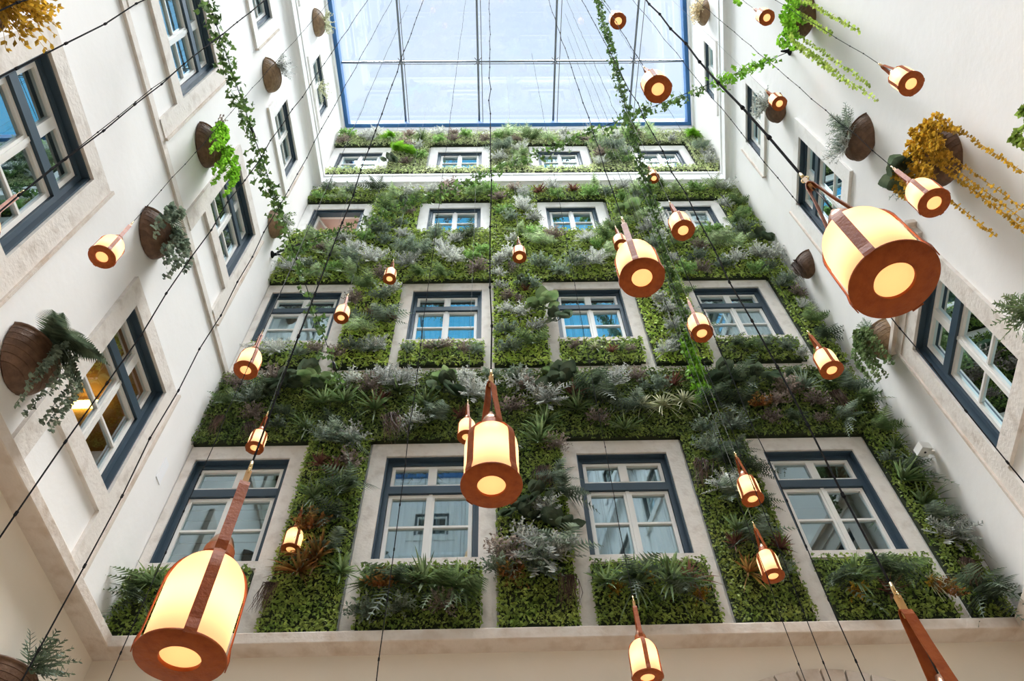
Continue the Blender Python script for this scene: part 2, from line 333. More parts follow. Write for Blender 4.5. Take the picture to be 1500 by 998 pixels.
# ------------------------------------------------------------------ windows
def curtain_mesh(side, u0, u1, z0, z1, d, wav):
    mb = MB(); P = PM[side]; n = 40
    vs = [P(u0+(u1-u0)*i/n, z, d+wav*sin(i*1.9)+wav*.6*sin(i*.7)) for z in (z0, z1) for i in range(n+1)]
    mb.add(vs, [(i, i+1, n+2+i, n+1+i) for i in range(n)]); return mb
def frame(mb, side, u0, u1, z0, z1, w_, d0, d1, wb=None):
    wb = w_ if wb is None else wb
    pbox(mb, side, u0, u0+w_, z0, z1, d0, d1); pbox(mb, side, u1-w_, u1, z0, z1, d0, d1)
    pbox(mb, side, u0+w_, u1-w_, z0, z0+wb, d0, d1); pbox(mb, side, u0+w_, u1-w_, z1-w_, z1, d0, d1)
legbase = {1: 4.86, 2: 9.53, 3: 14.36, 4: 17.84}
def make_window(n, side, u0, u1, z0, z1, row, kind):
    global DSH
    DSH = 0.
    root = empty('window_%d' % n, PM[side]((u0+u1)/2, z0, 0)); tag(root, kind='structure'); loc = Vector(root.location)
    def put(name, mb, m_, parent=None):
        o = mb.build(name, m_); V = Vector((0, 0, 0))
        o.data.transform(Matrix.Translation(-loc)); o.parent = parent or root
        return o
    sw = .21 if side in 'B' else .24
    if row >= 3 and side == 'B': sw = .2
    top = z1+.24 if row < 4 else z1+.33
    base = legbase[row] if (side == 'B' or row == 1 or (row == 2 and side != 'R')) else z0-.24
    if row >= 3 and side == 'B': base = z0-.04
    # stone surround with reveal
    e = .035 if side == 'B' else .045
    mb = MB(); dr = -.21
    ul = u0-sw; ur = u1+sw
    if side == 'B' and n == 1: ul = XL+.01
    if side == 'B': ul = max(ul, XL+.01)
    pbox(mb, side, ul, u0, base, top, dr, e); pbox(mb, side, u1, ur, base, top, dr, e)
    pbox(mb, side, u0, u1, z1, top, dr, e)
    sill = .10 if (side == 'B') else .24
    pbox(mb, side, u0, u1, z0-sill, z0, dr, e)
    if side == 'B' and row in (1, 2): pbox(mb, side, u0, u1, base, z0-sill, dr, .01)
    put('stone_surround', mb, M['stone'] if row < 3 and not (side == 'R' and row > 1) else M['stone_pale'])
    if side != 'B' and row < 4:       # thin raised fillet outside the surround, on the far jamb
        mb = MB(); pbox(mb, side, ur, ur+.035, base, top+.02, 0, .07); put('outer_fillet', mb, M['stone2'])
    if side == 'R' and row == 1:
        mb = MB(); pbox(mb, side, ul-.12, ur+.12, top+.16, top+.24, 0, .11); pbox(mb, side, ul-.06, ur+.06, top, top+.16, 0, .06); put('lintel_cornice', mb, M['stone2'])
    # painted outer frame
    DSH = {1: .03, 2: .035, 3: .07, 4: .08}[row]
    mb = MB(); fw = .075; frame(mb, side, u0, u1, z0, z1, fw, -.20, -.095, .06)
    frame(mb, side, u0-.002, u1+.002, z0, z1+.002, .022, -.095, .008-DSH)
    if row < 3:
        t0 = z0+(z1-z0)*.655; t1 = t0+.125; pbox(mb, side, u0+fw, u1-fw, t0, t1, -.20, -.09)
    put('outer_frame', mb, M['blue'])
    a, b = u0+fw+.004, u1-fw-.004; zz0 = z0+.064; mid = (a+b)/2
    zt = t0-.004 if row < 3 else z1-fw-.004
    # fixed lights above the transom
    if row < 3:
        mb = MB(); frame(mb, side, a, b, t1+.004, z1-fw-.004, .045, -.185, -.12); pbox(mb, side, mid-.055, mid+.055, t1+.04, z1-fw-.04, -.185, -.115)
        tl = put('transom_light', mb, M['white'])
        mb = MB(); mb.add([PM[side](x, z, -.155+DSH) for x, z in ((a+.02, t1+.02), (b-.02, t1+.02), (b-.02, z1-fw-.02), (a+.02, z1-fw-.02))], [(0, 1, 2, 3)])
        put('glass', mb, M['glass'], tl)
    for (c0, c1, sgn) in ((a, mid, 1), (mid, b, -1)):
        mb = MB(); wf = .05
        if kind == 'open':
            if sgn < 0: continue
            # casement standing open into the room
            P = PM[side]; ang = radians(62); L = c1-c0
            def Q(t, z, th): return P(c0+t*cos(ang)+th*sin(ang), z, -.17+DSH-t*sin(ang)+th*cos(ang))
            def qb(t0_, t1_, za, zb): mb.hexa([Q(t0_, za, -.02), Q(t1_, za, -.02), Q(t1_, za, .02), Q(t0_, za, .02), Q(t0_, zb, -.02), Q(t1_, zb, -.02), Q(t1_, zb, .02), Q(t0_, zb, .02)])
            qb(0, .05, zz0, zt); qb(L-.05, L, zz0, zt); qb(.05, L-.05, zz0, zz0+.05); qb(.05, L-.05, zt-.05, zt); qb(.05, L-.05, (zz0+zt)/2-.013, (zz0+zt)/2+.013)
            cs = put('casement', mb, M['white'])
            mb = MB(); mb.add([Q(.03, zz0+.03, 0), Q(L-.03, zz0+.03, 0), Q(L-.03, zt-.03, 0), Q(.03, zt-.03, 0)], [(0, 1, 2, 3)])
            put('glass', mb, M['glass'], cs); continue
        frame(mb, side, c0+.002, c1-.002, zz0, zt, wf, -.185, -.125)
        zb_ = zz0+(zt-zz0)*.50; pbox(mb, side, c0+wf, c1-wf, zb_-.015, zb_+.015, -.178, -.13)
        cs = put('casement', mb, M['white'])
        mb = MB(); mb.add([PM[side](x, z, -.158+DSH) for x, z in ((c0+.03, zz0+.03), (c1-.03, zz0+.03), (c1-.03, zt-.03), (c0+.03, zt-.03))], [(0, 1, 2, 3)])
        put('glass', mb, M['glass'], cs)
    if kind != 'open':
        mb = MB(); pbox(mb, side, mid-.022, mid+.022, zz0+.01, zt-.005, -.13, -.11); put('meeting_rail', mb, M['white'])
    # the room behind
    DSH = 0.
    mb = MB(); P = PM[side]; dd = 1.2
    x0, x1, y0, y1 = u0-.1, u1+.1, z0-.1, z1+.1
    v = [P(x0, y0, dr), P(x1, y0, dr), P(x1, y1, dr), P(x0, y1, dr), P(x0, y0, -dd), P(x1, y0, -dd), P(x1, y1, -dd), P(x0, y1, -dd)]
    mb.add(v, [(4, 5, 6, 7), (0, 1, 5, 4), (1, 2, 6, 5), (2, 3, 7, 6), (3, 0, 4, 7)])
    put('room_interior', mb, {'open': M['room_pink'], 'green': M['room_green'], 'amber': M['room_amber'], 'brown': M['room_brown']}.get(kind, M['room']))
    if kind in ('curtain', 'sheer', 'blind'):
        d = -.29
        if kind == 'blind':
            mb = MB(); k = 9; hgt = (z1-z0-.1)/k
            for i in range(k): pbox(mb, side, u0+.02, u1-.02, z0+.04+i*hgt, z0+.03+(i+.95)*hgt, d-.012, d)
            put('blind', mb, M['blind'])
        else:
            mb = curtain_mesh(side, u0-.02, u1+.02, z0-.05, z1+.02, d, .018)
            put('curtain', mb, M['curtain'] if kind == 'curtain' else M['sheer'])
    if kind == 'open':
        mb = MB(); pbox(mb, side, (u0+u1)/2-.3, (u0+u1)/2+.3, z0-.098, z0-.08, -1.0, -.5); put('fill_panel', mb, M['room_fill'])  # glowing panel added below the sightline to brighten the open room
    if kind == 'amber':
        mb = MB(); pbox(mb, side, u1+.02, u1+.09, z1-.16, z1-.08, -dd+.05, -.75); put('wall_light', mb, M['amberlight'])
    return root
M['room_brown'] = mat('brown_room', (.20, .155, .13), .9)
M['sheer'] = mat('sky_reflection_sheer', (.24, .62, .80), .9)  # blue of the reflected sky put into the curtain colour
M['room_amber'] = mat('amber_room', (.55, .33, .10), .9)
def emis(name, col, s):
    m = bpy.data.materials.new(name); m.use_nodes = True; t = m.node_tree; t.nodes.clear()
    o = t.nodes.new('ShaderNodeOutputMaterial'); e = t.nodes.new('ShaderNodeEmission'); e.inputs[0].default_value = (*col, 1); e.inputs[1].default_value = s
    t.links.new(e.outputs[0], o.inputs[0]); return m
M['room_fill'] = emis('room_fill_glow', (1, .86, .74), 5)
M['amberlight'] = emis('warm_strip_light', (1, .62, .18), 9)
for n, a in enumerate(WIN): make_window(n+1, *a)
DSH = 0.

# ------------------------------------------------------------------ glass roof
zr = ZROOF+EYE
mb = MB()
ys = [6.97-1.71*k for k in range(0, 9)]; ys = [y for y in ys if y > YB]+[YB]
xs = [XL, -2.40, -.37, 1.68, 3.78, XR]
roof = empty('glass_roof', (0, 0, zr+.25)); tag(roof, kind='structure')
def rput(name, mb, m_, smooth=False):
    o = mb.build(name, m_, smooth=smooth); o.data.transform(Matrix.Translation(-Vector(roof.location))); o.parent = roof; return o
for j in range(len(ys)-1):
    for i in range(len(xs)-1):
        xa, xb = xs[i], min(xs[i+1], XR+KR*(ys[j]-D)+.1)
        if xb <= xa: continue
        mb = MB(); mb.box((xa+.01, ys[j+1]+.01, zr+.26), (xb-.01, ys[j]-.01, zr+.272)); rput('glass_pane', mb, M['roofglass'])
mb = MB()
for x in xs[1:-1]: mb.tube([(x, D, zr+.22), (x, YB, zr+.22)], .028, 8)
for y in ys[1:-1]: mb.tube([(XL, y, zr+.2), (XR+KR*(y-D), y, zr+.2)], .022, 8)
rput('steel_bars', mb, M['steel'], True)
mb = MB()
for x in xs[1:-1]: mb.tube([(x+.1, D, zr+.1), (x+.1, 3, zr-.15), (x+.1, YB, zr+.1)], .010, 6)
for y in ys[1:-1]:
    xe = XR+KR*(y-D)
    mb.tube([(XL, y, zr+.12), (xs[1], y, zr-.02), (xs[3], y, zr-.06), (xs[4], y, zr-.02), (xe, y, zr+.12)], .009, 6)
    for x in xs[1:-1]:
        mb.tube([(x, y, zr+.24), (x, y, zr-.05)], .012, 6)
        for sx, sy in ((1, 1), (1, -1), (-1, 1), (-1, -1)): mb.tube([(x, y, zr+.2), (x+sx*.09, y+sy*.09, zr+.255)], .010, 6)
rput('tie_rods', mb, M['greycable'], True)
mb = MB()
c0 = corner_pts(0); c1 = corner_pts(.15)
for i in range(4):
    a, b = c0[i], c0[(i+1) % 4]; c, d = c1[(i+1) % 4], c1[i]
    mb.hexa([(a[0], a[1], zr), (b[0], b[1], zr), (c[0], c[1], zr), (d[0], d[1], zr), (a[0], a[1], zr+.3), (b[0], b[1], zr+.3), (c[0], c[1], zr+.3), (d[0], d[1], zr+.3)])
rput('edge_frame', mb, M['blueframe'])

# ------------------------------------------------------------------ living wall
def leaves_mesh(name, rects, dens, size, m_, dmin, dmax):
    """folded little leaves scattered on rectangles (u0,u1,z0,z1) of the back wall"""
    Vs = []; total = 0
    for (u0, u1, z0, z1) in rects:
        n = int((u1-u0)*(z1-z0)*dens); total += n
        c = np.stack([rg.uniform(u0-.02, u1+.02, n), D-rg.uniform(dmin, dmax, n), rg.uniform(z0-.02, z1+.03, n)+EYE], 1)
        nrm = np.stack([rg.normal(0, .55, n), -np.ones(n), rg.normal(-.1, .55, n)], 1); nrm /= np.linalg.norm(nrm, axis=1)[:, None]
        th = rg.uniform(0, 2*pi, n); a = np.cross(nrm, [0, 0, 1.]); a /= np.linalg.norm(a, axis=1)[:, None]; b = np.cross(nrm, a)
        L = a*np.cos(th)[:, None]+b*np.sin(th)[:, None]; S = np.cross(nrm, L)
        s = (size*rg.uniform(.6, 1.3, n))[:, None]
        v = np.stack([c-L*s, c+S*s*.5+nrm*s*.25, c+L*s, c-S*s*.5+nrm*s*.25], 1)
        Vs.append(v.reshape(-1, 3))
    V = np.concatenate(Vs); nq = len(V)//4
    me = bpy.data.meshes.new(name); me.vertices.add(len(V)); me.vertices.foreach_set('co', V.ravel())
    me.loops.add(nq*6); me.polygons.add(nq*2)
    base = np.arange(nq)[:, None]*4
    me.loops.foreach_set('vertex_index', (base+np.array([0, 1, 2, 0, 2, 3])).ravel())
    me.polygons.foreach_set('loop_start', np.arange(nq*2)*3)
    me.materials.append(m_); me.update(calc_edges=True); me.validate(); return me

PAN = []   # (label place, rects, material key)
def pan(place, rects, key): PAN.append((place, rects, key))
pan('planted band above the lowest windows', [(-4.08, 5.42, 7.88, 9.38)], 'darkcarpet')
pan('strip right of the bottom left window', [(-2.50, -1.70, 4.92, 7.88)], 'carpet')
pan('strip between the two middle bottom windows', [(0.0, .84, 4.95, 7.88)], 'carpet')
pan('strip left of the bottom right window', [(2.50, 3.33, 4.95, 7.88)], 'carpet')
pan('strip between bottom right window and corner', [(5.02, 5.45, 4.95, 7.88)], 'carpet')
for a, b, t in ((-4.06, -2.74, 'leftmost'), (-1.50, -.20, 'second'), (1.04, 2.34, 'third'), (3.56, 4.86, 'rightmost')):
    pan('panel under the %s window, bottom row' % t, [(a, b, 4.95, 5.74)], 'darkcarpet')
for a, b, t in ((-2.50, -1.68, 'first and second'), (-.02, .84, 'second and third'), (2.50, 3.38, 'third and fourth')):
    pan('second-row strip between the %s windows' % t, [(a, b, 9.60, 12.20)], 'lime')
pan('second-row strip by the right corner', [(5.03, 5.45, 9.58, 12.20)], 'carpet')
for a, b, t in ((-3.90, -2.76, 'leftmost'), (-1.49, -.19, 'second'), (1.03, 2.33, 'third'), (3.57, 4.85, 'rightmost')):
    pan('panel under the %s window, second row' % t, [(a, b, 9.62, 10.22)], 'carpet')
pan('planted band above the second window row', [(-4.08, 5.46, 12.22, 14.28)], 'lime')
for a, b, t in ((-2.60, -1.62, 'first and second'), (-.06, .92, 'second and third'), (2.48, 3.50, 'third and fourth')):
    pan('third-row strip between the %s windows' % t, [(a, b, 14.28, 15.78)], 'lime')
pan('third-row strip by the right corner', [(4.98, 5.50, 14.28, 15.78)], 'lime')
pan('narrow band below the white cornice', [(-4.08, 5.52, 15.80, 16.48)], 'carpet')
pan('band below the glass roof edge', [(-4.06, 5.52, 19.34, 20.2)], 'palecarpet')
for a, b, t in ((-2.55, -1.65, 'first and second'), (-.06, .86, 'second and third'), (2.46, 3.44, 'third and fourth')):
    pan('top-row strip between the %s windows' % t, [(a, b, 17.70, 19.34)], 'palecarpet')
pan('top-row strip by the right corner', [(5.0, 5.50, 17.70, 19.34)], 'palecarpet')
pan('low strip at the foot of the top windows', [(-4.0, 5.4, 17.42, 17.74)], 'palecarpet')
for place, rects, key in PAN:
    u0, u1, z0, z1 = rects[0]
    root = empty('living_wall_panel', W(((u0+u1)/2, D, z0)))
    tag(root, 'leafy green '+place, 'plant panel', 'panels of the living wall'); loc = -Vector(root.location)
    mb = MB(); pbox(mb, 'B', u0, u1, z0, z1, .002, .07); o = mb.build('backing', M['soil'], root); o.data.transform(Matrix.Translation(loc))
    far = z0 > 9.5
    me = leaves_mesh('foliage', rects, 2300 if not far else 1150, .0245 if not far else .035, LEAF[key], .07, .15)
    me.transform(Matrix.Translation(loc)); o = link('foliage', me, root); tag(o, kind='stuff')

# ---- plant meshes.  local frame: +Y out of the wall, +Z up
def nrmz(v): v = np.asarray(v, float); return v/(np.linalg.norm(v)+1e-9)
def path(d, L, droop, k):
    t = np.linspace(0, 1, k)[:, None]; return d*t*L+np.array([0, 0, -1.])*droop*L*t**2
def outdir(r, spread=1.0, up=.25):
    return nrmz([r.gauss(0, spread*.62), abs(r.gauss(.75, .25)), r.gauss(up, spread*.5)])
def strip(mb, pts, wid, side):
    k = len(pts); vs = []
    for p, w_ in zip(pts, wid): vs += [p-side*w_, p+side*w_]
    mb.add(vs, [(2*i, 2*i+1, 2*i+3, 2*i+2) for i in range(k-1)])
def leaf(mb, p, d, s, w_=.38):
    side = nrmz(np.cross(d, [.2, .1, 1.])); n = np.cross(side, d)
    mb.add([p, p+d*s*.5+side*s*w_+n*s*.08, p+d*s, p+d*s*.5-side*s*w_+n*s*.08], [(0, 1, 2), (0, 2, 3)])
def fern(r, fr=12, L=.36, pin=10, droop=.55, up=.35):
    mb = MB()
    for _ in range(fr):
        d = outdir(r, 1.1, up); l = L*r.uniform(.65, 1.15); P = path(d, l, droop, pin+1); side = nrmz(np.cross(d, [0.1, 0, 1.]))
        strip(mb, P, [.0025]*(pin+1), side)
        for i in range(1, pin+1):
            t = i/pin; ll = l*.26*sin(pi*min(1, .12+.88*t)**.8)+.008; tg = nrmz(P[i]-P[i-1])
            for s in (-1, 1):
                q = P[i]; dd = nrmz(side*s+tg*.45-np.array([0, 0, .15])); nn = tg*l*.032
                mb.add([q-nn, q+nn, q+dd*ll], [(0, 1, 2)])
    return mb
def spiky(r, n=34, L=.30, droop=.35, wd=.011, up=.2):
    mb = MB()
    for _ in range(n):
        d = outdir(r, 1.2, up); l = L*r.uniform(.6, 1.1); P = path(d, l, droop*r.uniform(.4, 1.4), 6); side = nrmz(np.cross(d, [0.1, 0, 1.]))
        strip(mb, P, [wd*.6, wd, wd, wd*.8, wd*.5, .0005], side)
    return mb
def bush(r, stems=34, L=.20, lv=7, ls=.035, w_=.3, up=.1):
    mb = MB()
    for _ in range(stems):
        d = outdir(r, 1.25, up); l = L*r.uniform(.6, 1.1); P = path(d, l, .12, lv+1)
        strip(mb, P, [.002]*(lv+1), nrmz(np.cross(d, [0, 0, 1.])))
        for i in range(2, lv+1):
            for _k in range(2): leaf(mb, P[i], nrmz(d*.7+np.array([r.gauss(0, .7), r.gauss(0, .7), r.gauss(0, .7)])), ls*r.uniform(.6, 1.2), w_)
    return mb
def feather(r, stems=26, L=.28, up=.2):     # feathery silver sprays
    mb = MB()
    for _ in range(stems):
        d = outdir(r, 1.2, up); l = L*r.uniform(.6, 1.1); P = path(d, l, .2, 9); side = nrmz(np.cross(d, [0, .1, 1.]))
        strip(mb, P, [.003]*9, side)
        for i in range(2, 9):
            for s in (-1, 1):
                dd = nrmz(side*s+d*.8+np.array([0, r.gauss(0, .3), r.gauss(0, .3)])); ll = l*.26*(1.1-i/9)+.012
                strip(mb, [P[i], P[i]+dd*ll*.6, P[i]+dd*ll], [.005, .006, .001], nrmz(np.cross(dd, [0.1, 1, 0])))
    return mb
def broad(r, n=11, L=.15):
    mb = MB()
    for _ in range(n):
        d = outdir(r, 1.2, .2); l = L*r.uniform(.7, 1.2); st = d*l*.5; side = nrmz(np.cross(d, [0.15, 0, 1.])); nn = np.cross(side, d)
        mb.tube([(0, 0, 0), tuple(st)], .004, 4)
        dd = nrmz(d+np.array([0, .1, -.35])); P = [st+dd*l*1.1*t for t in (0, .15, .4, .7, .92, 1.0)]
        wv = [.002, .55, .95, .85, .35, .01]
        vs = []
        for p, q in zip(P, wv): vs += [p-side*l*.48*q+nn*.012*q, p, p+side*l*.48*q+nn*.012*q]
        mb.add(vs, [(3*i+a, 3*i+a+1, 3*i+4+a, 3*i+3+a) for i in range(5) for a in (0, 1)])
    return mb
def strands(r, n=12, L=.5, ls=.03, spread=.16, out_=.12, lvs=16, rnd_=.75):   # leafy strings hanging down
    mb = MB()
    for _ in range(n):
        x = r.uniform(-spread, spread); y = out_*r.uniform(.5, 1.3); l = L*r.uniform(.4, 1.1); dx = r.gauss(0, .06)
        t = np.linspace(0, 1, lvs+1)
        P = np.stack([x*.5+(x*.5+dx)*np.minimum(1, t*3), .02+y*np.minimum(1, t*4), .03*np.sin(pi*np.minimum(1, t*4))-l*t**1.3], 1)
        strip(mb, P, [.003]*(lvs+1), np.array([1., 0, 0]))
        for i in range(1, lvs+1):
            for _k in range(3): leaf(mb, P[i], nrmz([r.gauss(0, 1), abs(r.gauss(0, .7)), r.gauss(-.2, .7)]), ls*r.uniform(.7, 1.2), .42)
    return mb
def roots(r, n=42, L=.4):
    mb = MB()
    for _ in range(n):
        x = r.gauss(0, .05); y = r.uniform(.05, .12); l = L*r.uniform(.5, 1.05)
        P = np.array([(x*.4, .02, .02), (x, y, -.03), (x+r.gauss(0, .02), y, -l*.5), (x+r.gauss(0, .035), y*.8, -l)])
        mb.tube(P, [.004, .004, .003, .001], 3, caps=False)
    return mb
def fronds_vivid(r, n=15, L=.36):           # sword fern, dense, hanging
    return fern(r, n, L, 20, 1.1, .1)

SPEC = {}
def species(key, fn, mkey, nvar, **kw):
    SPEC[key] = []
    for i in range(nvar):
        r = random.Random(hash_(key)+i); SPEC[key].append(fn(r, **kw).mesh(key, LEAF[mkey]))
def hash_(s): return sum((i+1)*ord(c) for i, c in enumerate(s))
species('dark_fern', fern, 'dark', 3)
species('grey_green_fern', fern, 'greygreen', 3)
species('green_fern', fern, 'mid', 3)
species('vivid_fern', fronds_vivid, 'vivid', 2)
species('green_dracaena', spiky, 'mid', 3)
species('grey_spiky_plant', spiky, 'greygreen', 2, wd=.009, n=44)
species('plum_cordyline', spiky, 'plum', 2, n=30)
species('rust_dracaena', spiky, 'rust', 2, n=40)
species('cream_striped_grass', spiky, 'cream', 2, n=40, L=.26, droop=.8, wd=.007)
species('silver_bush', bush, 'silver', 3)
species('mauve_bush', bush, 'mauve', 3)
species('grey_green_bush', bush, 'greygreen', 3, ls=.045, w_=.22)
species('silver_feather_plant', feather, 'silver', 2)
species('grey_feather_plant', feather, 'greygreen', 2)
species('broad_leaf_plant', broad, 'dark', 2)
species('bright_broad_leaf_plant', broad, 'mid', 2)
species('brown_hanging_roots', roots, 'brown', 2)
species('golden_flower_bush', bush, 'gold', 1, stems=16, L=.12, ls=.03)
species('rust_bush', bush, 'rust', 2, ls=.04)
species('pale_green_fern', fern, 'pale', 3)
species('soft_green_bush', bush, 'soft', 3, ls=.045, w_=.3)
species('straw_plume_plant', feather, 'straw', 1)
DESC = {'pale_green_fern': 'pale green fern', 'soft_green_bush': 'soft green bush', 'dark_fern': 'dark green fern', 'grey_green_fern': 'grey-green fern', 'green_fern': 'green fern', 'vivid_fern': 'vivid bright green sword fern',
 'green_dracaena': 'green spiky-leaved plant', 'grey_spiky_plant': 'thin-leaved grey spiky plant', 'plum_cordyline': 'dark plum spiky plant', 'rust_dracaena': 'rust and green spiky plant',
 'cream_striped_grass': 'cream arching grass tuft', 'silver_bush': 'silvery small-leaved bush', 'mauve_bush': 'mauve-grey small-leaved bush', 'grey_green_bush': 'grey-green small-leaved bush',
 'silver_feather_plant': 'silver feathery plant', 'grey_feather_plant': 'grey-green feathery plant', 'broad_leaf_plant': 'dark broad-leaved plant', 'bright_broad_leaf_plant': 'green broad-leaved plant',
 'brown_hanging_roots': 'bunch of brown hanging roots', 'golden_flower_bush': 'golden yellow flowering tuft', 'rust_bush': 'rust-coloured small-leaved bush', 'straw_plume_plant': 'straw-coloured plume plant'}
ROT = {'B': pi, 'L': -pi/2, 'R': pi/2+math.atan(KR)}
used = set()
PL = []
def plant(key, side, p, s, region, d=.09, tilt=0.):
    me = SPEC[key][rnd.randrange(len(SPEC[key]))]
    o = link(key, me); x = min(max(p[0], XL+.24), XR-.26)
    o.location = (x, D-d, p[2]+EYE)
    o.rotation_euler = (0, rnd.uniform(-.35, .35)+tilt, ROT[side]+rnd.uniform(-.2, .2)); o.scale = (s*rnd.choice((-1, 1)), s, s)
    PL.append((o, key, region, x, p[2], s)); return o
occupied = []
def region_of(x, z):
    best = None
    for place, rects, key in PAN:
        a, b, c, d_ = rects[0]
        if a-.15 <= x <= b+.15 and c-.12 <= z <= d_+.12: return place
    return 'living wall near its stone bands'
def pat(px, py, key, s=1.0, d=.12):
    p = onback(px, py)
    if any(a-.15 < p[0] < b+.15 and za-.40 < p[2] < za+.05 for (q, a, b, za, zb, r_2, i_) in WIN if q == 'B'): p = p-np.array([0, 0, .15]); s *= .88
    s *= 1.18 if py > 540 else 1.05; occupied.append((p[0], p[2], .20*s)); plant(key, 'B', p, s, region_of(p[0], p[2]), d)
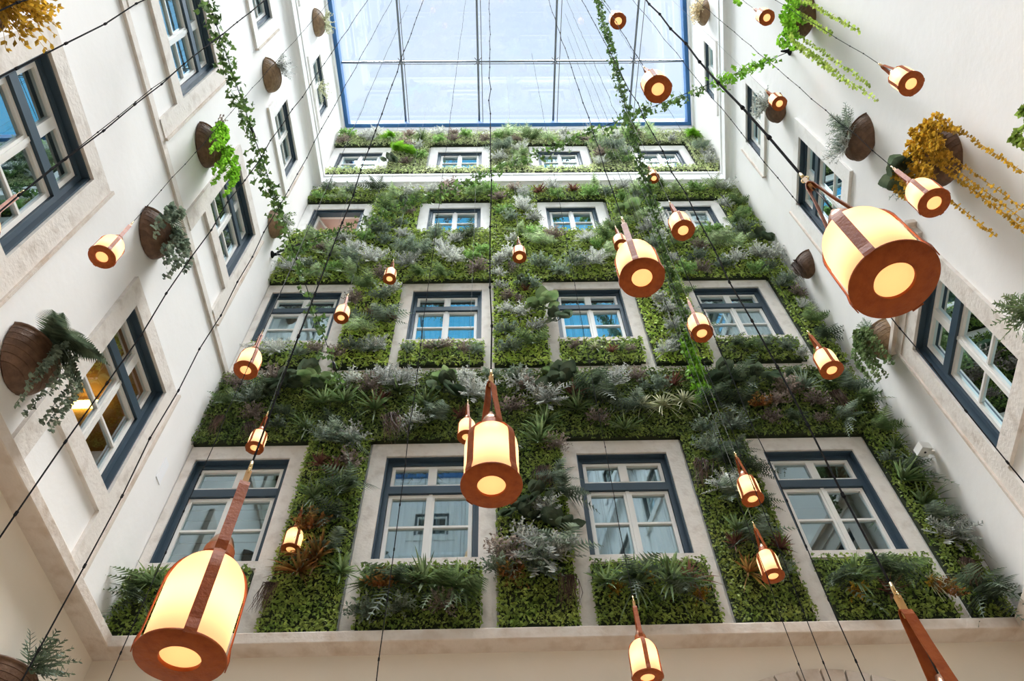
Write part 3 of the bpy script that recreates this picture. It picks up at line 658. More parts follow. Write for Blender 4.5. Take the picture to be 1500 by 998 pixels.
# plants one can pick out in the photograph
for a in [
 (795,462,'bright_broad_leaf_plant',1.5),(815,480,'broad_leaf_plant',1.2),(765,470,'silver_bush',1.1),(785,490,'silver_bush',1.1),(740,465,'silver_bush',.9),(745,445,'mauve_bush',.8),
 (760,445,'brown_hanging_roots',.8),(770,435,'plum_cordyline',.6),(735,430,'silver_bush',.8),(765,425,'broad_leaf_plant',.9),(778,430,'grey_green_bush',1.1),(758,565,'grey_green_bush',1.0),
 (730,395,'silver_bush',1.1),(750,398,'brown_hanging_roots',1.0),(655,385,'silver_feather_plant',1.3),(665,392,'silver_bush',1.2),(545,390,'silver_feather_plant',1.4),(515,395,'grey_green_fern',1.3),(620,380,'grey_green_fern',1.3),
 (840,395,'grey_green_bush',1.4),(870,395,'silver_feather_plant',1.4),(790,398,'grey_green_bush',1.3),(600,375,'grey_green_fern',1.3),
 (575,435,'silver_bush',1.1),(560,445,'grey_green_bush',1.2),(535,430,'green_fern',1.4),(560,480,'grey_green_fern',1.4),(520,450,'mauve_bush',1.0),(545,470,'plum_cordyline',.7),(575,478,'plum_cordyline',.6),(555,520,'silver_feather_plant',1.0),(540,525,'grey_feather_plant',1.0),(515,520,'grey_green_bush',1.0),(495,530,'mauve_bush',1.0),
 (630,512,'mauve_bush',.8),(600,515,'grey_green_bush',.8),(655,510,'mauve_bush',.9),(680,515,'mauve_bush',.8),(695,525,'grey_green_bush',.8),(640,520,'grey_spiky_plant',.7),
 (840,510,'mauve_bush',.8),(870,512,'cream_striped_grass',.9),(895,525,'plum_cordyline',.6),(920,515,'mauve_bush',.7),(905,515,'green_fern',.6),
 (380,520,'silver_feather_plant',1.0),(405,525,'silver_feather_plant',1.1),(440,522,'grey_spiky_plant',1.0),(465,515,'mauve_bush',.9),
 (1075,515,'dark_fern',.8),(1095,520,'green_fern',.8),(1120,515,'grey_green_fern',.8),(1150,520,'grey_green_bush',.9),(1170,530,'silver_bush',.8),
 (975,465,'silver_bush',1.2),(1000,470,'silver_bush',1.2),(985,490,'silver_feather_plant',1.1),(960,450,'silver_bush',1.0),(1000,520,'grey_feather_plant',1.2),(975,525,'silver_feather_plant',1.0),
 (1160,420,'grey_green_bush',1.2),(1165,440,'mauve_bush',.9),(1175,460,'silver_feather_plant',.8),(1190,480,'green_fern',1.2),(1215,505,'dark_fern',1.1),(1140,385,'silver_bush',1.5),(1110,385,'silver_bush',1.5),(1075,390,'silver_bush',1.3),(1085,350,'grey_green_bush',1.4),(1110,360,'broad_leaf_plant',1.3),
 # big dark band
 (350,575,'mauve_bush',1.0),(370,600,'grey_feather_plant',1.0),(395,590,'dark_fern',1.2),(420,580,'broad_leaf_plant',1.3),(445,575,'broad_leaf_plant',1.4),(465,575,'bright_broad_leaf_plant',1.2),(405,565,'mauve_bush',1.0),(375,620,'mauve_bush',.9),
 (475,600,'green_dracaena',1.0),(505,600,'green_dracaena',1.1),(515,570,'silver_bush',1.0),(545,580,'mauve_bush',1.1),(570,570,'silver_feather_plant',1.2),(560,600,'plum_cordyline',.8),(590,575,'silver_feather_plant',1.2),(550,610,'green_dracaena',1.1),(585,585,'green_dracaena',1.0),(625,605,'green_dracaena',1.1),(650,585,'broad_leaf_plant',1.4),(655,570,'bright_broad_leaf_plant',1.0),(685,570,'silver_bush',1.1),(695,590,'silver_feather_plant',1.3),(605,630,'silver_bush',1.0),(575,625,'brown_hanging_roots',1.3),(640,625,'grey_green_fern',1.1),(330,625,'brown_hanging_roots',.9),(370,635,'brown_hanging_roots',.9),
 (760,575,'silver_bush',1.2),(750,610,'mauve_bush',1.0),(775,580,'mauve_bush',1.0),(800,600,'silver_feather_plant',1.3),(820,580,'broad_leaf_plant',1.5),(810,560,'bright_broad_leaf_plant',.8),(830,560,'bright_broad_leaf_plant',.8),(840,590,'plum_cordyline',.9),(845,610,'green_dracaena',1.1),(870,580,'dark_fern',1.4),(900,575,'silver_feather_plant',1.2),(885,600,'dark_fern',1.3),(800,630,'green_dracaena',1.0),(790,645,'green_dracaena',1.0),(925,610,'grey_green_fern',1.2),(960,580,'grey_green_bush',1.2),(985,575,'plum_cordyline',.8),(940,605,'cream_striped_grass',1.1),(970,605,'cream_striped_grass',1.2),(1000,600,'cream_striped_grass',1.2),(915,640,'green_dracaena',.9),
 (1060,570,'broad_leaf_plant',1.5),(1085,570,'dark_fern',1.5),(1045,600,'dark_fern',1.3),(1110,570,'broad_leaf_plant',1.2),(1150,585,'mauve_bush',1.2),(1175,580,'grey_spiky_plant',1.2),(1190,600,'mauve_bush',1.0),(1110,605,'rust_bush',.9),(1130,600,'mauve_bush',1.0),(1215,590,'brown_hanging_roots',1.1),(1240,580,'grey_green_fern',1.2),(1210,570,'green_dracaena',1.1),(1070,640,'grey_feather_plant',1.1),(1030,640,'grey_green_bush',1.0),(1085,605,'dark_fern',1.2),(1270,600,'green_fern',1.0),
 # strip 1
 (500,660,'grey_green_fern',1.2),(520,655,'silver_bush',1.1),(480,655,'grey_feather_plant',1.1),(470,690,'plum_cordyline',.7),(515,690,'mauve_bush',1.0),(490,700,'plum_cordyline',.8),(515,725,'dark_fern',1.3),(460,740,'green_dracaena',.9),(500,735,'green_dracaena',.9),(465,830,'rust_dracaena',1.2),(440,850,'rust_dracaena',1.1),(490,815,'grey_green_fern',1.0),(495,770,'dark_fern',1.1),(460,785,'rust_bush',1.1),(405,870,'brown_hanging_roots',.9),(500,850,'green_dracaena',.9),
 # strip 2
 (790,660,'green_dracaena',1.0),(815,665,'mauve_bush',.9),(795,700,'brown_hanging_roots',1.0),(815,715,'grey_green_fern',1.1),(790,745,'broad_leaf_plant',1.1),(800,760,'silver_feather_plant',.9),(825,735,'grey_green_fern',1.1),(755,765,'broad_leaf_plant',.8),(775,775,'broad_leaf_plant',.8),(820,790,'broad_leaf_plant',1.1),(740,825,'mauve_bush',1.3),(765,805,'silver_bush',1.1),(745,855,'rust_bush',.9),(800,830,'silver_feather_plant',1.5),(825,820,'grey_green_fern',1.3),(790,850,'grey_feather_plant',1.0),(830,860,'brown_hanging_roots',1.0),(730,850,'grey_green_bush',1.0),
 # strip 3
 (1040,670,'grey_feather_plant',1.0),(1025,690,'brown_hanging_roots',1.1),(1060,690,'dark_fern',1.1),(1060,725,'silver_feather_plant',1.0),(1075,740,'grey_green_fern',1.1),(1108,748,'dark_fern',.75),(1080,790,'green_dracaena',1.0),(1110,800,'grey_green_fern',1.1),(1075,810,'plum_cordyline',.7),(1095,850,'rust_dracaena',.9),(1140,815,'plum_cordyline',.7),(1100,700,'dark_fern',.75),
 # right strip
 (1320,715,'green_dracaena',1.2),(1350,750,'green_dracaena',1.1),(1375,780,'grey_green_fern',1.2),(1390,800,'silver_feather_plant',1.1),(1405,835,'brown_hanging_roots',1.0),(1430,875,'dark_fern',1.2),(1455,890,'dark_fern',1.2),(1345,700,'dark_fern',1.1),(1300,640,'green_fern',1.1),
 # boxes under lowest windows
 (205,860,'green_fern',1.2),(235,850,'green_dracaena',1.1),(350,860,'green_fern',.8),(200,890,'dark_fern',1.0),
 (545,850,'green_dracaena',1.0),(580,865,'dark_fern',1.2),(620,865,'green_dracaena',1.3),(665,855,'green_dracaena',1.3),(560,870,'rust_bush',.9),(640,875,'green_fern',1.1),(680,880,'green_fern',1.1),(650,900,'mauve_bush',.9),(590,905,'grey_green_bush',.9),(535,910,'grey_green_bush',1.0),(610,850,'plum_cordyline',.7),
 (885,850,'green_dracaena',1.1),(925,860,'dark_fern',1.3),(930,870,'green_dracaena',1.3),(980,865,'green_dracaena',1.3),(900,875,'golden_flower_bush',.9),(945,840,'golden_flower_bush',.8),(1025,885,'golden_flower_bush',.9),(1010,860,'plum_cordyline',.9),(1000,880,'grey_green_fern',.9),
 (1215,850,'dark_fern',1.2),(1250,860,'green_dracaena',1.1),(1290,855,'dark_fern',1.2),(1320,850,'green_fern',1.0),(1350,845,'cream_striped_grass',.9),(1250,880,'golden_flower_bush',1.0),(1360,870,'golden_flower_bush',1.0),(1380,880,'rust_bush',.8),(1300,880,'plum_cordyline',.8),
 # rows 3 and 4
 (570,318,'green_fern',1.4),(600,320,'mauve_bush',.9),(590,310,'broad_leaf_plant',1.2),(560,350,'grey_green_bush',1.3),(500,360,'silver_bush',1.3),(640,350,'grey_green_fern',1.2),(690,350,'dark_fern',1.3),(730,300,'mauve_bush',1.1),(765,315,'silver_feather_plant',1.3),(745,330,'grey_green_bush',1.1),(780,330,'silver_bush',1.1),
 (660,282,'mauve_bush',1.2),(550,285,'dark_fern',1.2),(485,285,'grey_green_bush',1.0),(790,290,'plum_cordyline',.9),(840,287,'plum_cordyline',.8),(920,320,'bright_broad_leaf_plant',1.5),(935,310,'broad_leaf_plant',1.5),(950,345,'silver_feather_plant',1.2),(1060,310,'silver_bush',1.1),(1075,335,'green_fern',1.2),(900,345,'green_fern',1.4),
 (573,208,'vivid_fern',1.0),(582,228,'vivid_fern',1.1),(600,232,'vivid_fern',.9),(1015,205,'vivid_fern',1.1),(595,222,'mauve_bush',1.3),(610,225,'silver_bush',1.2),(570,245,'broad_leaf_plant',1.2),(1030,225,'grey_green_fern',1.2),(900,225,'grey_green_fern',1.5),(880,235,'mauve_bush',1.2),(915,235,'grey_feather_plant',1.2),(740,225,'grey_green_fern',1.4),(730,240,'silver_bush',1.2),
]: pat(*a)
# the rest of the planting, sparser, by the tone of each storey
PAL = {0: (['dark_fern', 'grey_green_fern', 'green_dracaena', 'mauve_bush', 'dark_fern', 'plum_cordyline', 'grey_green_bush', 'green_fern'], 1.0),
 1: (['grey_green_bush', 'grey_green_fern', 'green_fern', 'silver_bush', 'soft_green_bush', 'grey_feather_plant', 'pale_green_fern'], 1.15),
 2: (['grey_green_bush', 'pale_green_fern', 'green_fern', 'silver_bush', 'mauve_bush', 'silver_feather_plant', 'soft_green_bush', 'soft_green_bush'], 1.25),
 3: (['pale_green_fern', 'silver_bush', 'soft_green_bush', 'pale_green_fern', 'silver_feather_plant', 'mauve_bush', 'green_fern'], 1.25)}
for place, rects, key in PAN:
    u0, u1, z0, z1 = rects[0]; area = (u1-u0)*(z1-z0); lvl = 0 if z0 < 9.4 else 1 if z0 < 12 else 2 if z0 < 17 else 3
    pal, s0 = PAL[lvl]; n = int(area*(40 if lvl == 0 else 16)); dmin = .30 if lvl == 0 else .36
    for _ in range(n):
        x = rnd.uniform(u0+.08, u1-.08); z = rnd.uniform(z0+.1, z1-.08)
        if z1-z0 < .4: continue
        if any(a-.2 < x < b+.2 and za-.34 < z < za+.05 for (q, a, b, za, zb, r_2, i_) in WIN if q == 'B'): continue
        if lvl == 0 and z0 > 7.8 and z < z0+.22: continue
        if z0 < 9.4 and z0 < 5 and z < z0+.5 and z1 > 6: continue      # clipped carpet at the foot of the strips
        if any((x-a)**2+(z-b)**2 < (dmin*.42+c*.8)**2 for a, b, c in occupied): continue
        occupied.append((x, z, .16*s0)); plant(rnd.choice(pal), 'B', (x, D, z), s0*rnd.uniform(.7, 1.08), place, .11)

ORD = ['leftmost', 'second', 'third', 'fourth', 'fifth', 'sixth', 'seventh', 'eighth', 'ninth', 'tenth', 'eleventh', 'twelfth', 'thirteenth', 'fourteenth', 'fifteenth', 'sixteenth', 'seventeenth', 'eighteenth', 'nineteenth', 'twentieth']
by = {}
for q in PL: by.setdefault((q[1], q[2]), []).append(q)
for (key, reg), qs in by.items():
    xs_ = [q[3] for q in qs]; zs_ = [q[4] for q in qs]; tall = max(zs_)-min(zs_) > max(xs_)-min(xs_)
    qs.sort(key=(lambda q: -q[4]) if tall else (lambda q: q[3])); n = len(qs)
    for i, q in enumerate(qs):
        if n == 1: w_ = ''
        elif tall: w_ = ', topmost such' if i == 0 else (', lowest such' if i == n-1 else ', %s from the top' % ORD[i])
        else: w_ = ', leftmost such' if i == 0 else (', rightmost such' if i == n-1 else ', %s such from left' % ORD[i] if i < 20 else ', %s such from right' % ORD[n-1-i])
        tag(q[0], '%s%s, %s' % (DESC[key], w_, reg), 'plant', 'plants in the '+reg)

# ------------------------------------------------------------------ half-basket wall planters
def basket_mesh(wood, wd, dp, ht):
    a = MB(); nb = 7
    for k in range(nb):                       # curved slats, one above the other
        t0, t1 = k/nb, (k+.90)/nb
        ring = []
        for t in (t0, t1):
            e = math.sqrt(max(0, 1-(1-t)**2))*.93+.07
            ring.append([(wd/2*e*cos(pi*j/16), .01+dp*e*sin(pi*j/16), -ht+ht*t) for j in range(17)])
            ring.append([((wd/2*e-.018)*cos(pi*j/16), .01+(dp*e-.018)*sin(pi*j/16), -ht+ht*t) for j in range(17)])
        for i, (A, B_) in enumerate(((ring[0], ring[2]), (ring[3], ring[1]), (ring[2], ring[3]), (ring[1], ring[0]))):
            vs = A+B_; a.add(vs, [(j, j+1, 18+j, 17+j) for j in range(16)])
    bk = MB()
    vs = [(0, .004, -ht*.5)]+[(wd/2*cos(pi*j/16), .004, -ht*sin(pi*j/16)) for j in range(17)]
    bk.add(vs, [(0, j+1, j+2) for j in range(16)]+[(0, 17, 1)])
    rim = MB(); rim.tube([(wd/2*cos(pi*j/16), .01+dp*sin(pi*j/16), 0) for j in range(17)], .014, 6); rim.tube([(-wd/2, .014, 0), (wd/2, .014, 0)], .012, 6)
    so = MB(); vs = [(0, .01, -.04)]+[((wd/2-.02)*cos(pi*j/16), .01+(dp-.02)*sin(pi*j/16), -.04) for j in range(17)]; so.add(vs, [(0, j+1, j+2) for j in range(16)])
    return a, bk, rim, so
def basket(side, p, wd, dp, ht, label, wood='wood', cat='wall basket'):
    wd *= .84; dp *= .9
    root = empty('wall_basket', W(p), ROT[side]); tag(root, label, cat, 'half-round wall baskets')
    a, bk, rim, so = basket_mesh(wood, wd, dp, ht)
    a.build('slats', M[wood], root); bk.build('back_panel', M[wood], root); rim.build('rim', M[wood], root, True); so.build('soil', M['soil'], root)
    return root
def bplant(side, p, fn, mkey, label, off=(0, .18, 0), seed=1, scale=1.15, **kw):
    mb = fn(random.Random(seed), **kw); me = mb.mesh('basket_plant', LEAF[mkey])
    o = link('basket_plant', me); r = ROT[side]
    q = Vector(W(p))+Matrix.Rotation(r, 3, 'Z') @ Vector(off); o.location = q; o.rotation_euler = (0, 0, r); o.scale = (scale,)*3
    tag(o, label, 'plant', 'plants in the wall baskets'); return o
def bpos(side, px, py): return onside(px, py, side)
# left wall
p = bpos('L', 299, 212); basket('L', p, .78, .26, .34, 'brown slatted wall basket with bright green trailing fern, left wall')
bplant('L', p, strands, 'vivid', 'bright green trailing fern spilling from a left wall basket', (0, .12, .0), 3, n=16, L=.75, ls=.05, spread=.38, out_=.22, lvs=22)
bplant('L', p, fern, 'vivid', 'bright green fern tuft in a left wall basket', (-.15, .14, .02), 5, L=.3)
bplant('L', p, bush, 'mauve', 'small mauve-grey sprig in the left wall basket with bright green fern', (.25, .2, .05), 6, stems=10)
p = bpos('L', 222, 340); basket('L', p, .78, .26, .34, 'dark wall basket with grey-green trailing plant behind a small lantern, left wall')
bplant('L', p, strands, 'greygreen', 'grey-green trailing plant in the left wall basket near the small lantern', (0, .14, .04), 9, n=14, L=.55, ls=.06, spread=.32, out_=.2, lvs=12)
bplant('L', p, fern, 'dark', 'dark fern tuft in the left wall basket near the small lantern', (0, .16, .03), 10, L=.3)
p = bpos('L', 40, 520); basket('L', p, .80, .28, .40, 'brown wall basket with dark fern at the left edge, beside the amber-lit window')
bplant('L', p, fern, 'dark', 'dark green fern in the wall basket beside the amber-lit window', (.12, .2, .04), 12, fr=17, L=.46, pin=20)
bplant('L', p, strands, 'greygreen', 'grey-green trailing plant in the wall basket beside the amber-lit window', (-.1, .2, .04), 13, n=10, L=.7, ls=.04, spread=.3, out_=.15, lvs=26)
p = bpos('L', 392, 110); basket('L', p, .74, .26, .34, 'brown slatted wall basket with white felted leaves, high on left wall', 'wood2')
bplant('L', p, feather, 'white', 'white felt-leaved plant in a high left wall basket', (.1, .22, .02), 15, stems=20, L=.26)
bplant('L', p, bush, 'silver', 'silver sprigs in the high left wall basket', (.2, .2, -.02), 16, stems=20)
p = bpos('L', 399, 328); basket('L', p, .62, .24, .30, 'small brown basket with pale plants beside the ivy on left wall', 'wood2')
bplant('L', p, bush, 'silver', 'silvery bush in the small basket beside the ivy', (0, .16, .03), 18)
bplant('L', p, bush, 'ivy', 'green leafy tuft in the small basket beside the ivy', (.1, .16, .06), 19, stems=14, L=.24)
p = bpos('L', 462, 33); basket('L', p, .74, .24, .34, 'pale basket on the top storey of left wall by the roof', 'wood2')
bplant('L', p, bush, 'cream', 'pale cream bush in the top storey left basket', (0, .18, .0), 20, L=.28)
p = bpos('L', -42, -14); basket('L', p, .80, .28, .36, 'basket of golden foliage at the top left corner')
bplant('L', p, bush, 'gold', 'golden foliage filling the basket at the top left corner', (0, .22, -.05), 30, stems=130, L=.40, ls=.05)
p = onside(8, 992, 'L'); basket('L', p, .70, .26, .36, 'basket with a dark needle plant at the bottom left corner')
bplant('L', p, feather, 'dark', 'dark needle-leaved plant in the bottom left corner basket', (0, .16, .04), 41, L=.34, stems=34)
p = bpos('L', 462, 128); bplant('L', p, bush, 'cream', 'pale bush growing at the top storey left window', (0, .08, -.1), 44, L=.26, stems=24)
# right wall
p = bpos('R', 1184, 22); basket('R', p, .78, .26, .34, 'dark basket with bright green trailing strings high on right wall')
bplant('R', p, strands, 'vivid', 'bright green trailing strings from a high right wall basket', (0, .12, .02), 51, n=20, L=.65, ls=.045, spread=.36, out_=.22, lvs=22)
bplant('R', p, strands, 'lime', 'long green strings hanging from the high right wall basket', (0, .2, .0), 52, n=6, L=3.0, ls=.04, spread=.34, out_=.1, lvs=50)
p = bpos('R', 1143, 158); basket('R', p, .62, .26, .32, 'brown basket with silvery bush behind a small lantern on right wall')
bplant('R', p, bush, 'silver', 'silvery bush in the right wall basket behind a small lantern', (0, .22, .03), 54, L=.28, stems=44)
p = bpos('R', 1266, 200); basket('R', p, .78, .26, .34, 'brown basket with grey feathery plant in the middle of right wall')
bplant('R', p, feather, 'greygreen', 'grey feathery plant in the middle right wall basket', (-.05, .22, .02), 56, L=.30, stems=40)
bplant('R', p, feather, 'silver', 'silvery sprays drooping from the middle right wall basket', (.15, .22, -.1), 57, L=.28, stems=22)
p = bpos('R', 1385, 228); basket('R', p, .80, .28, .36, 'brown basket overflowing with golden strings on right wall')
bplant('R', p, strands, 'gold', 'golden leafy strings spilling from a right wall basket', (0, .12, .04), 58, n=26, L=.55, ls=.045, spread=.36, out_=.25, lvs=20)
bplant('R', p, strands, 'gold', 'long golden strings hanging far below their right wall basket', (0, .2, .0), 59, n=6, L=2.0, ls=.035, spread=.36, out_=.1, lvs=44)
bplant('R', p, feather, 'greygreen', 'wispy grey sprig above the golden basket on right wall', (.35, .16, .05), 60, L=.32, stems=14)
bplant('R', p, broad, 'dark', 'dark pointed leaves beside the golden basket on right wall', (.25, .34, -.12), 61, n=12, L=.16)
p = bpos('R', 1184, 385); basket('R', p, .62, .25, .34, 'brown basket with dry drooping grass near the planted wall')
bplant('R', p, roots, 'brown', 'dry drooping grass in the basket near the planted wall', (.05, .16, .02), 62, n=70, L=.5)
p = bpos('R', 1294, 492); basket('R', p, .70, .27, .40, 'ribbed brown basket with green trailing plant beside the large right window', 'wood2')
bplant('R', p, strands, 'mid', 'green trailing plant in the basket beside the large right window', (.05, .20, .0), 64, n=16, L=.75, ls=.045, spread=.2, out_=.16, lvs=24)
bplant('R', p, feather, 'greygreen', 'thin grey sprigs on top of the basket beside the large right window', (0, .15, .03), 65, L=.24, stems=16)
p = bpos('R', 1578, 168); basket('R', p, .70, .27, .36, 'basket cut by the right edge of the picture, above the window')
bplant('R', p, strands, 'carpet', 'green plant cut by the right edge of the picture, above the window', (.1, .24, .02), 66, n=9, L=.25, ls=.05, spread=.25, out_=.15, lvs=14)
p = bpos('R', 1556, 450); basket('R', p, .70, .27, .36, 'basket cut by the right edge beside the large window')
bplant('R', p, feather, 'mid', 'feathery plant cut by the right edge beside the large window', (.1, .22, .02), 67, L=.28)
p = bpos('R', 1036, 18); basket('R', p, .70, .22, .30, 'pale basket on the top storey of right wall by the roof', 'wood2')
bplant('R', p, bush, 'straw', 'straw-coloured dried plant in the top storey right basket', (0, .14, -.05), 68, L=.24, stems=50, ls=.05)
p = bpos('R', 1110, -12); bplant('R', p, strands, 'vivid', 'bright green fronds hanging above a small lantern at the top', (0, .2, 0), 69, n=8, L=.4, ls=.05, spread=.2, out_=.15)

# ------------------------------------------------------------------ ivy garlands on cables
def ivy_leaf(mb, p, r, s):
    n = nrmz([r.gauss(0, 1), r.gauss(-.6, .6), r.gauss(-.3, .6)]); a = nrmz(np.cross(n, [r.gauss(0, .4), .2, 1.])); b = np.cross(n, a)
    pr_ = [(0, 0), (.35, -.15), (.62, .18), (.34, .38), (.0, 1.0), (-.34, .38), (-.62, .18), (-.35, -.15)]
    vs = [p+(a*x-np.array([0, 0, 1.])*0+b*y)*s for x, y in pr_]; mb.add(vs, [(0, 1, 2, 3), (0, 3, 4), (0, 4, 5), (0, 5, 6, 7)])
def garland(label, A, B_, spans, sag=.05, clamps=(), rad=.006, hang=.28, leafm='ivy', ls=.066, mat2=None):
    A = np.array(A); B_ = np.array(B_); L = np.linalg.norm(B_-A); r = random.Random(int(L*1000))
    root = empty('ivy_garland', W(A)); tag(root, label, 'ivy garland', 'ivy on stretched cables'); loc = -Vector(root.location)
    def pt(t): return A+(B_-A)*t-np.array([0, 0, sag*4*t*(1-t)])+np.array([0, 0, EYE])
    mb = MB(); mb.tube([pt(t) for t in np.linspace(0, 1, 30)], rad, 6); o = mb.build('cable', M['darksteel'], root, True); o.data.transform(Matrix.Translation(loc))
    for (t0, t1, dens, m_) in spans:
        mb = MB(); n = int((t1-t0)*L*dens)
        for _ in range(n):
            t = r.uniform(t0, t1); q = pt(t)
            dn = r.random()**1.6
            q = q+np.array([r.gauss(0, .05), r.gauss(0, .05), r.gauss(0, .03)-hang*dn*(.35+.65*abs(sin(t*L*3.1)))])
            for _k in range(2): ivy_leaf(mb, q+np.array([r.gauss(0, .02)]*3), r, ls*r.uniform(.6, 1.25))
            if r.random() < .25: mb.tube([pt(t), q], .002, 3, caps=False)
        o = mb.build('ivy_leaves', LEAF[m_], root); o.data.transform(Matrix.Translation(loc)); tag(o, kind='stuff')
    for t in clamps:
        q = pt(t); d = nrmz(B_-A); mb = MB(); mb.tube([q-d*.07, q+d*.07], .022, 8); o = mb.build('clamp', M['black'], root, True); o.data.transform(Matrix.Translation(loc))
    return root
A1 = onback(507, 584, 6.9); r_ = onside(298, -20, 'L'); B1 = r_*.86
garland('ivy garland slanting along the left wall from the roof to the planted wall', A1, B1, [(.05, .55, 36, 'ivy'), (.45, 1.0, 85, 'ivy')], .05, (.09, .37, .56, .68, .93))
A2 = onback(1030, 586, 6.85); B2 = onback(868, -25, 3.1)
garland('ivy garland slanting down to the vivid green tip right of centre', A2, B2, [(.0, .10, 260, 'vivid'), (.06, 1.0, 80, 'ivy')], .03, (.3, .55, .72), hang=.22)
A3 = onside(398, 373, 'L'); B3 = onside(1158, 75, 'R')
garland('ivy garland crossing the court between left and right wall anchors', A3, B3, [(.06, .35, 65, 'ivy'), (.35, .84, 75, 'ivy'), (.86, .97, 110, 'vivid')], .10, (.02, .06), hang=.25)
for P_, s in ((A3, 'L'), (B3, 'R')):
    mb = MB(); mb.lathe([(0, 0), (.07, 0), (.07, .015), (.03, .05), (.012, .16), (0, .16)], 16)
    o = mb.build('cable_anchor', M['darksteel'], None, True); o.location = W(P_); o.rotation_euler = (0, pi/2 if s == 'L' else -pi/2, 0)
    tag(o, 'dark cable anchor fixed to the %s wall' % ('left' if s == 'L' else 'right'), 'cable anchor')

# ------------------------------------------------------------------ lanterns
LAMP_W = 1.1
def lantern_proto():
    root = empty('leather_lantern', (0, 0, 0))
    g = MB(); prof = [(.099, .006), (.101, .03), (.102, .19)]
    prof += [(.035+.067*cos(a), .19+.105*sin(a)) for a in np.linspace(.12, pi/2, 9)]+[(.031, .315)]
    g.lathe(prof, 48); g.build('glass_shade', M['frost'], root, True)
    b = MB(); n = 40; b.add([(0, 0, .012)]+[(.054*cos(2*pi*j/n), .054*sin(2*pi*j/n), .012) for j in range(n)], [(0, (j+1) % n+1, j+1) for j in range(n)]);     r = MB(); r.lathe([(.052, 0), (.110, 0), (.112, .003), (.112, .008), (.110, .011), (.052, .011), (.051, .008), (.051, .003), (.052, 0)], 48); ring = r.build('base_ring', M['leather'], root, True); b.build('bottom_diffuser', M['frost2'], ring)
    for k in range(4):
        th = k*pi/2; s = MB(); c_, s_ = cos(th), sin(th); w_ = .0155
        pr = [(.1122, .000), (.1128, .014), (.1075, .045), (.1055, .19)]+[(.037+.069*cos(a), .19+.108*sin(a)) for a in np.linspace(.15, pi/2, 8)]+[(.034, .325)]
        vs = []
        for (rr, z) in pr:
            for dr_ in (0, .003):
                for sg in (-1, 1): vs.append(((rr+dr_)*c_-sg*w_*s_, (rr+dr_)*s_+sg*w_*c_, z))
        kk = len(pr); fs = []
        for i in range(kk-1):
            a = i*4; b_ = a+4; fs += [(a, a+1, b_+1, b_), (a+2, b_+2, b_+3, a+3), (a, b_, b_+2, a+2), (a+1, a+3, b_+3, b_+1)]
        fs += [(0, 2, 3, 1), (4*kk-4, 4*kk-3, 4*kk-1, 4*kk-2)]
        s.add(vs, fs); s.build('strap', M['leather'], root)
    c = MB(); c.lathe([(.060, .288), (.062, .290), (.044, .312), (.042, .338), (.036, .340)], 28); col = c.build('collar', M['leather'], root, True)
    c = MB(); c.lathe([(.034, .31), (.037, .342), (.036, .356), (.028, .376), (.016, .392), (.010, .410), (0, .412)], 24); c.build('cap', M['copper'], col, True)
    # long loop of leather above the neck
    h = MB(); w_ = .016
    pts = [(-.042, .312), (-.045, .34), (-.036, .40), (-.022, .50), (-.014, .585), (-.008, .604), (0, .610), (.008, .604), (.014, .585), (.022, .50), (.036, .40), (.045, .34), (.042, .312)]
    vs = []
    for i, (x, z) in enumerate(pts):
        a = np.array(pts[max(0, i-1)]); b2 = np.array(pts[min(len(pts)-1, i+1)]); t = nrmz(b2-a); nn = np.array([-t[1], t[0]])*.0016
        for sg2 in (-1, 1):
            for sg in (-1, 1): vs.append((x+sg2*nn[0], sg*w_, z+sg2*nn[1]))
    fs = []
    for i in range(len(pts)-1):
        a = i*4; b_ = a+4; fs += [(a, a+1, b_+1, b_), (a+2, b_+2, b_+3, a+3), (a, b_, b_+2, a+2), (a+1, a+3, b_+3, b_+1)]
    h.add(vs, fs); hs = h.build('handle_strap', M['leather'], root)
    k = MB(); k.box((-.006, -.009, .585), (.006, .009, .655)); k.build('hanging_tab', M['leatherlight'], hs)
    k = MB(); k.tube([(.012*cos(a), 0, .655+.012*sin(a)) for a in np.linspace(0, 2*pi, 13)], .0028, 6); k.tube([(0, 0, .665), (0, 0, .70)], .006, 8); k.build('swivel_hook', M['brass'], hs, True)
    k = MB(); k.tube([(0, 0, .39), (.004, 0, .50), (0, 0, .60)], .003, 6); k.build('inner_cable', M['black'], root, True)
    li = bpy.data.lights.new('bulb', 'POINT'); li.energy = LAMP_W; li.color = (1, .66, .38); li.shadow_soft_size = .015
    o = bpy.data.objects.new('bulb', li); C.objects.link(o); o.parent = root; o.location = (0, 0, .14)
    return root
def copy_thing(o):
    c = o.copy(); C.objects.link(c)
    for ch in list(o.children):
        d = ch.copy(); C.objects.link(d); d.parent = c
        for g in list(ch.children):
            e = g.copy(); C.objects.link(e); e.parent = d
    return c
def cord(parent, z0, r, seed, nubs=True, m_='darksteel', wob=.004):
    """cord from the lamp up to the roof cables, in the lamp's own frame"""
    top = ZROOF+EYE+.24-parent.location.z; rr = random.Random(seed); mb = MB()
    n = max(8, int((top-z0)/.35)); P = [(0, 0, z0)]
    for i in range(1, n): P.append((rr.gauss(0, wob), rr.gauss(0, wob), z0+(top-z0)*i/n))
    P.append((0, 0, top)); mb.tube(P, r, 5, caps=False)
    if nubs:
        for i in range(1, n):
            a = np.array(P[i]); mb.tube([a+(0, 0, -.009), a+(0, 0, .009)], r*1.8, 5)
    return mb.build('cord', M[m_], parent)
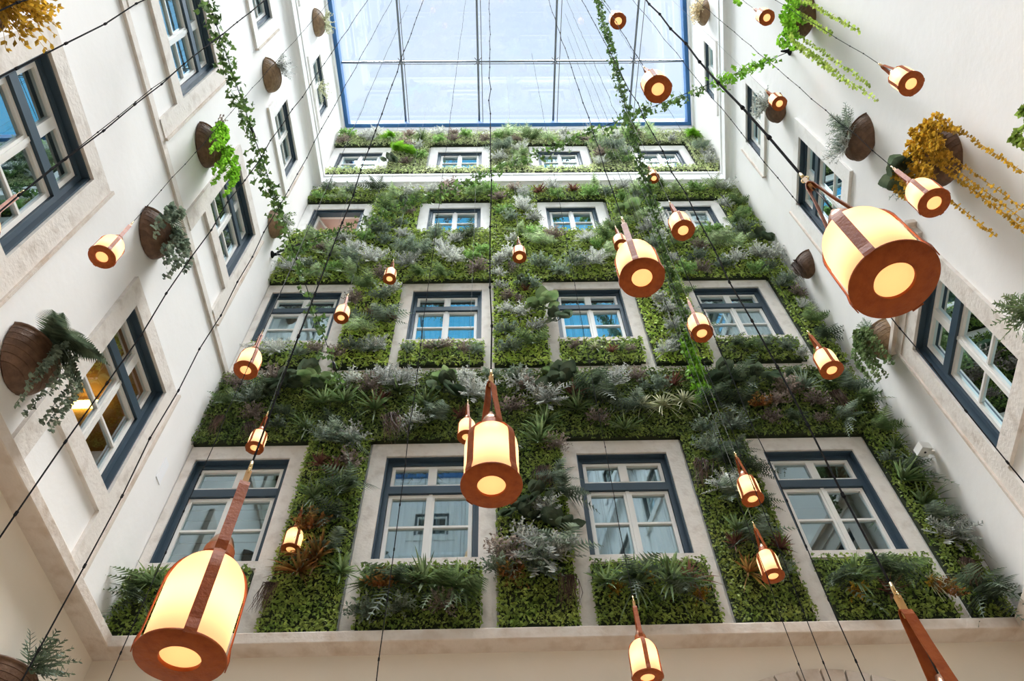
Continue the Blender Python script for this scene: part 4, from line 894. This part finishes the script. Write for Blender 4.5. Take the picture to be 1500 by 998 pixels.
LN = [ # hole px, ring width px, spin, cord radius, nubs, label
 (720, 713, 92, 45, .0050, 1, 'large glowing lantern with leather straps at the very centre'),
 (263, 966, 134, 0, .0050, 1, 'huge glowing lantern at the bottom left in front of the planted wall'),
 (1311, 412, 132, 90, .0068, 1, 'huge glowing lantern in front of the right wall'),
 (940.7, 408, 67, 0, .0045, 1, 'medium lantern right of centre in front of the third window'),
 (964, 131, 41, 20, .0045, 1, 'lantern against the glass roof, upper right, lower of the two there'),
 (905.7, 31, 24, 10, .0045, 1, 'small lantern against the glass roof at the top, right of centre'),
 (1001, 338, 34, 20, .0040, 0, 'lantern in front of the right window of the third row up'),
 (910, 360, 21, 30, .0040, 0, 'small lantern tucked behind the medium lantern right of centre'),
 (761, 377, 21, 45, .0040, 0, 'tiny lantern in the middle of the planted band above centre'),
 (570.4, 409, 19.5, 45, .0040, 0, 'tiny lantern above the second window from the left'),
 (499.5, 466, 22, 10, .0040, 0, 'tiny lantern beside the left window of the second row up'),
 (359.5, 543, 35, 10, .0040, 0, 'lantern near the left corner level with the stone band'),
 (372.7, 657, 27, 45, .0040, 0, 'small lantern above the bottom left window'),
 (425.6, 806, 29, 20, .0040, 0, 'small lantern on the planted strip right of the bottom left window'),
 (683.4, 641, 28, 20, .0040, 0, 'small lantern peeping out behind the large central lantern'),
 (1028.5, 489, 33, 0, .0040, 0, 'lantern left of the right window of the second row up'),
 (1219, 543, 34, 30, .0040, 1, 'lantern near the right corner level with the stone band'),
 (1103, 732, 33, 45, .0040, 0, 'upper lantern on the planted strip left of the bottom right window'),
 (1133, 845, 34, 45, .0040, 0, 'lower lantern on the planted strip left of the bottom right window'),
 (949, 994, 46, 10, .0045, 1, 'lantern cut by the bottom edge, right of centre'),
 (149, 377, 39, 0, .0045, 1, 'lantern in front of left wall beside the dark basket'),
 (1335, 123, 37, 45, .0045, 1, 'lantern high in front of the bare right wall'),
 (1369, 298, 47, 10, .0045, 1, 'lantern in front of the golden basket'),
 (1142, 152, 22, 30, .0040, 0, 'small lantern in front of the silvery basket'),
 (1123.6, 26, 23, 20, .0045, 1, 'small lantern under bright green fronds at the top right'),
 (958, 261.5, 17, 45, .0040, 0, 'tiny lantern in front of the white cornice'),
 (-62, 356, 62, 0, .0045, 1, 'lantern cut by the left edge in front of the upper window'),
]
base = lantern_proto(); first = True
def place_lantern(pos, spin, cr, nubs, label, k):
    global first
    o = base if first else copy_thing(base); first = False
    o.location = W(pos); o.rotation_euler = (0, 0, spin)
    tag(o, label, 'hanging lantern', 'glowing leather-strapped lanterns')
    LAT.append((o, cr, nubs, k)); return o
LAT = []
for k, (px, py, wpx, spin, cr, nubs, lab) in enumerate(LN):
    P_ = ray(px, py)*(.224*F/wpx); place_lantern(P_, math.atan2(-P_[1], -P_[0])+radians(spin), cr, nubs, lab, k)
ap = ray(1322, 889)*2.15; place_lantern(ap-np.array([0, 0, .62]), math.atan2(-ap[1], -ap[0])+.55, .0050, 1, 'lantern at the bottom right, only its tall leather loop in view', 40)
for o, cr, nubs, k in LAT: cord(o, .70, cr*.72 if nubs else .0020, 100+k, nubs, 'darksteel' if nubs else 'greycable', .004 if nubs else .001)
# light-string cords whose lamps hang below the picture
EX = [(0, 789, 2.4, 'left of the amber-lit window'), (30, 996, 2.5, 'crossing the left wall beside the amber-lit window'), (165, 985, 4.2, 'passing the bottom left window'),
 (1180, 998, 5.0, 'under the lowest lantern pair'), (1218, 998, 4.4, 'left of the bottom right window'), (1267, 998, 3.6, 'over the bottom right window'),
 (552, 996, 3.8, 'crossing the second lowest window from the left'), (0, 112, 2.5, 'across the top left window, upper one'), (0, 310, 2.6, 'across the top left window, lower one'), (0, 16, 2.4, 'at the golden basket top left'),
 (1500, 705, 3.2, 'crossing the large right window'), (1495, 30, 2.6, 'at the far upper right of the right wall')]
for k, (px, py, dist, lab) in enumerate(EX[:-1]):
    P_ = ray(px, py)*dist; o = empty('light_string_cord', W(P_)); o.location.z -= 1.3
    tag(o, 'thin dark plumb cord '+lab, 'cord', 'cords of lights hung from the roof')
    cord(o, 0, .0030, 300+k, True)
    mb = MB(); mb.lathe([(0, -.09), (.012, -.085), (.016, -.05), (.008, -.01), (.004, .01), (0, .01)], 12); mb.build('plumb_weight', M['brass'], o, True)

# ------------------------------------------------------------------ small fixtures
P_ = onside(1366, 660, 'R'); root = empty('security_camera', W(P_), ROT['R']); tag(root, 'small white security camera on the right wall below the basket', 'security camera')
mb = MB(); mb.box((-.03, 0, -.05), (.03, .08, .03)); mb.build('bracket', M['camwhite'], root)
mb = MB(); mb.box((-.075, .06, -.055), (.075, .20, .055)); mb.build('housing', M['camwhite'], root)
mb = MB(); mb.box((.075, .075, -.045), (.079, .185, .045)); mb.build('lens_window', M['black'], root)
mb = MB(); mb.tube([(0, .13, -.057), (0, .13, -.064)], .014, 12); mb.build('sensor', M['black'], root)
P_ = onside(238, 690, 'L'); mb = MB(); mb.box((-.07, 0, -.17), (.07, .006, .17)); o = mb.build('paper_notice', M['paper']); o.location = W(P_); o.rotation_euler = (0, 0, ROT['L'])
tag(o, 'blank white sheet fixed low on the left wall near the planted wall', 'notice')
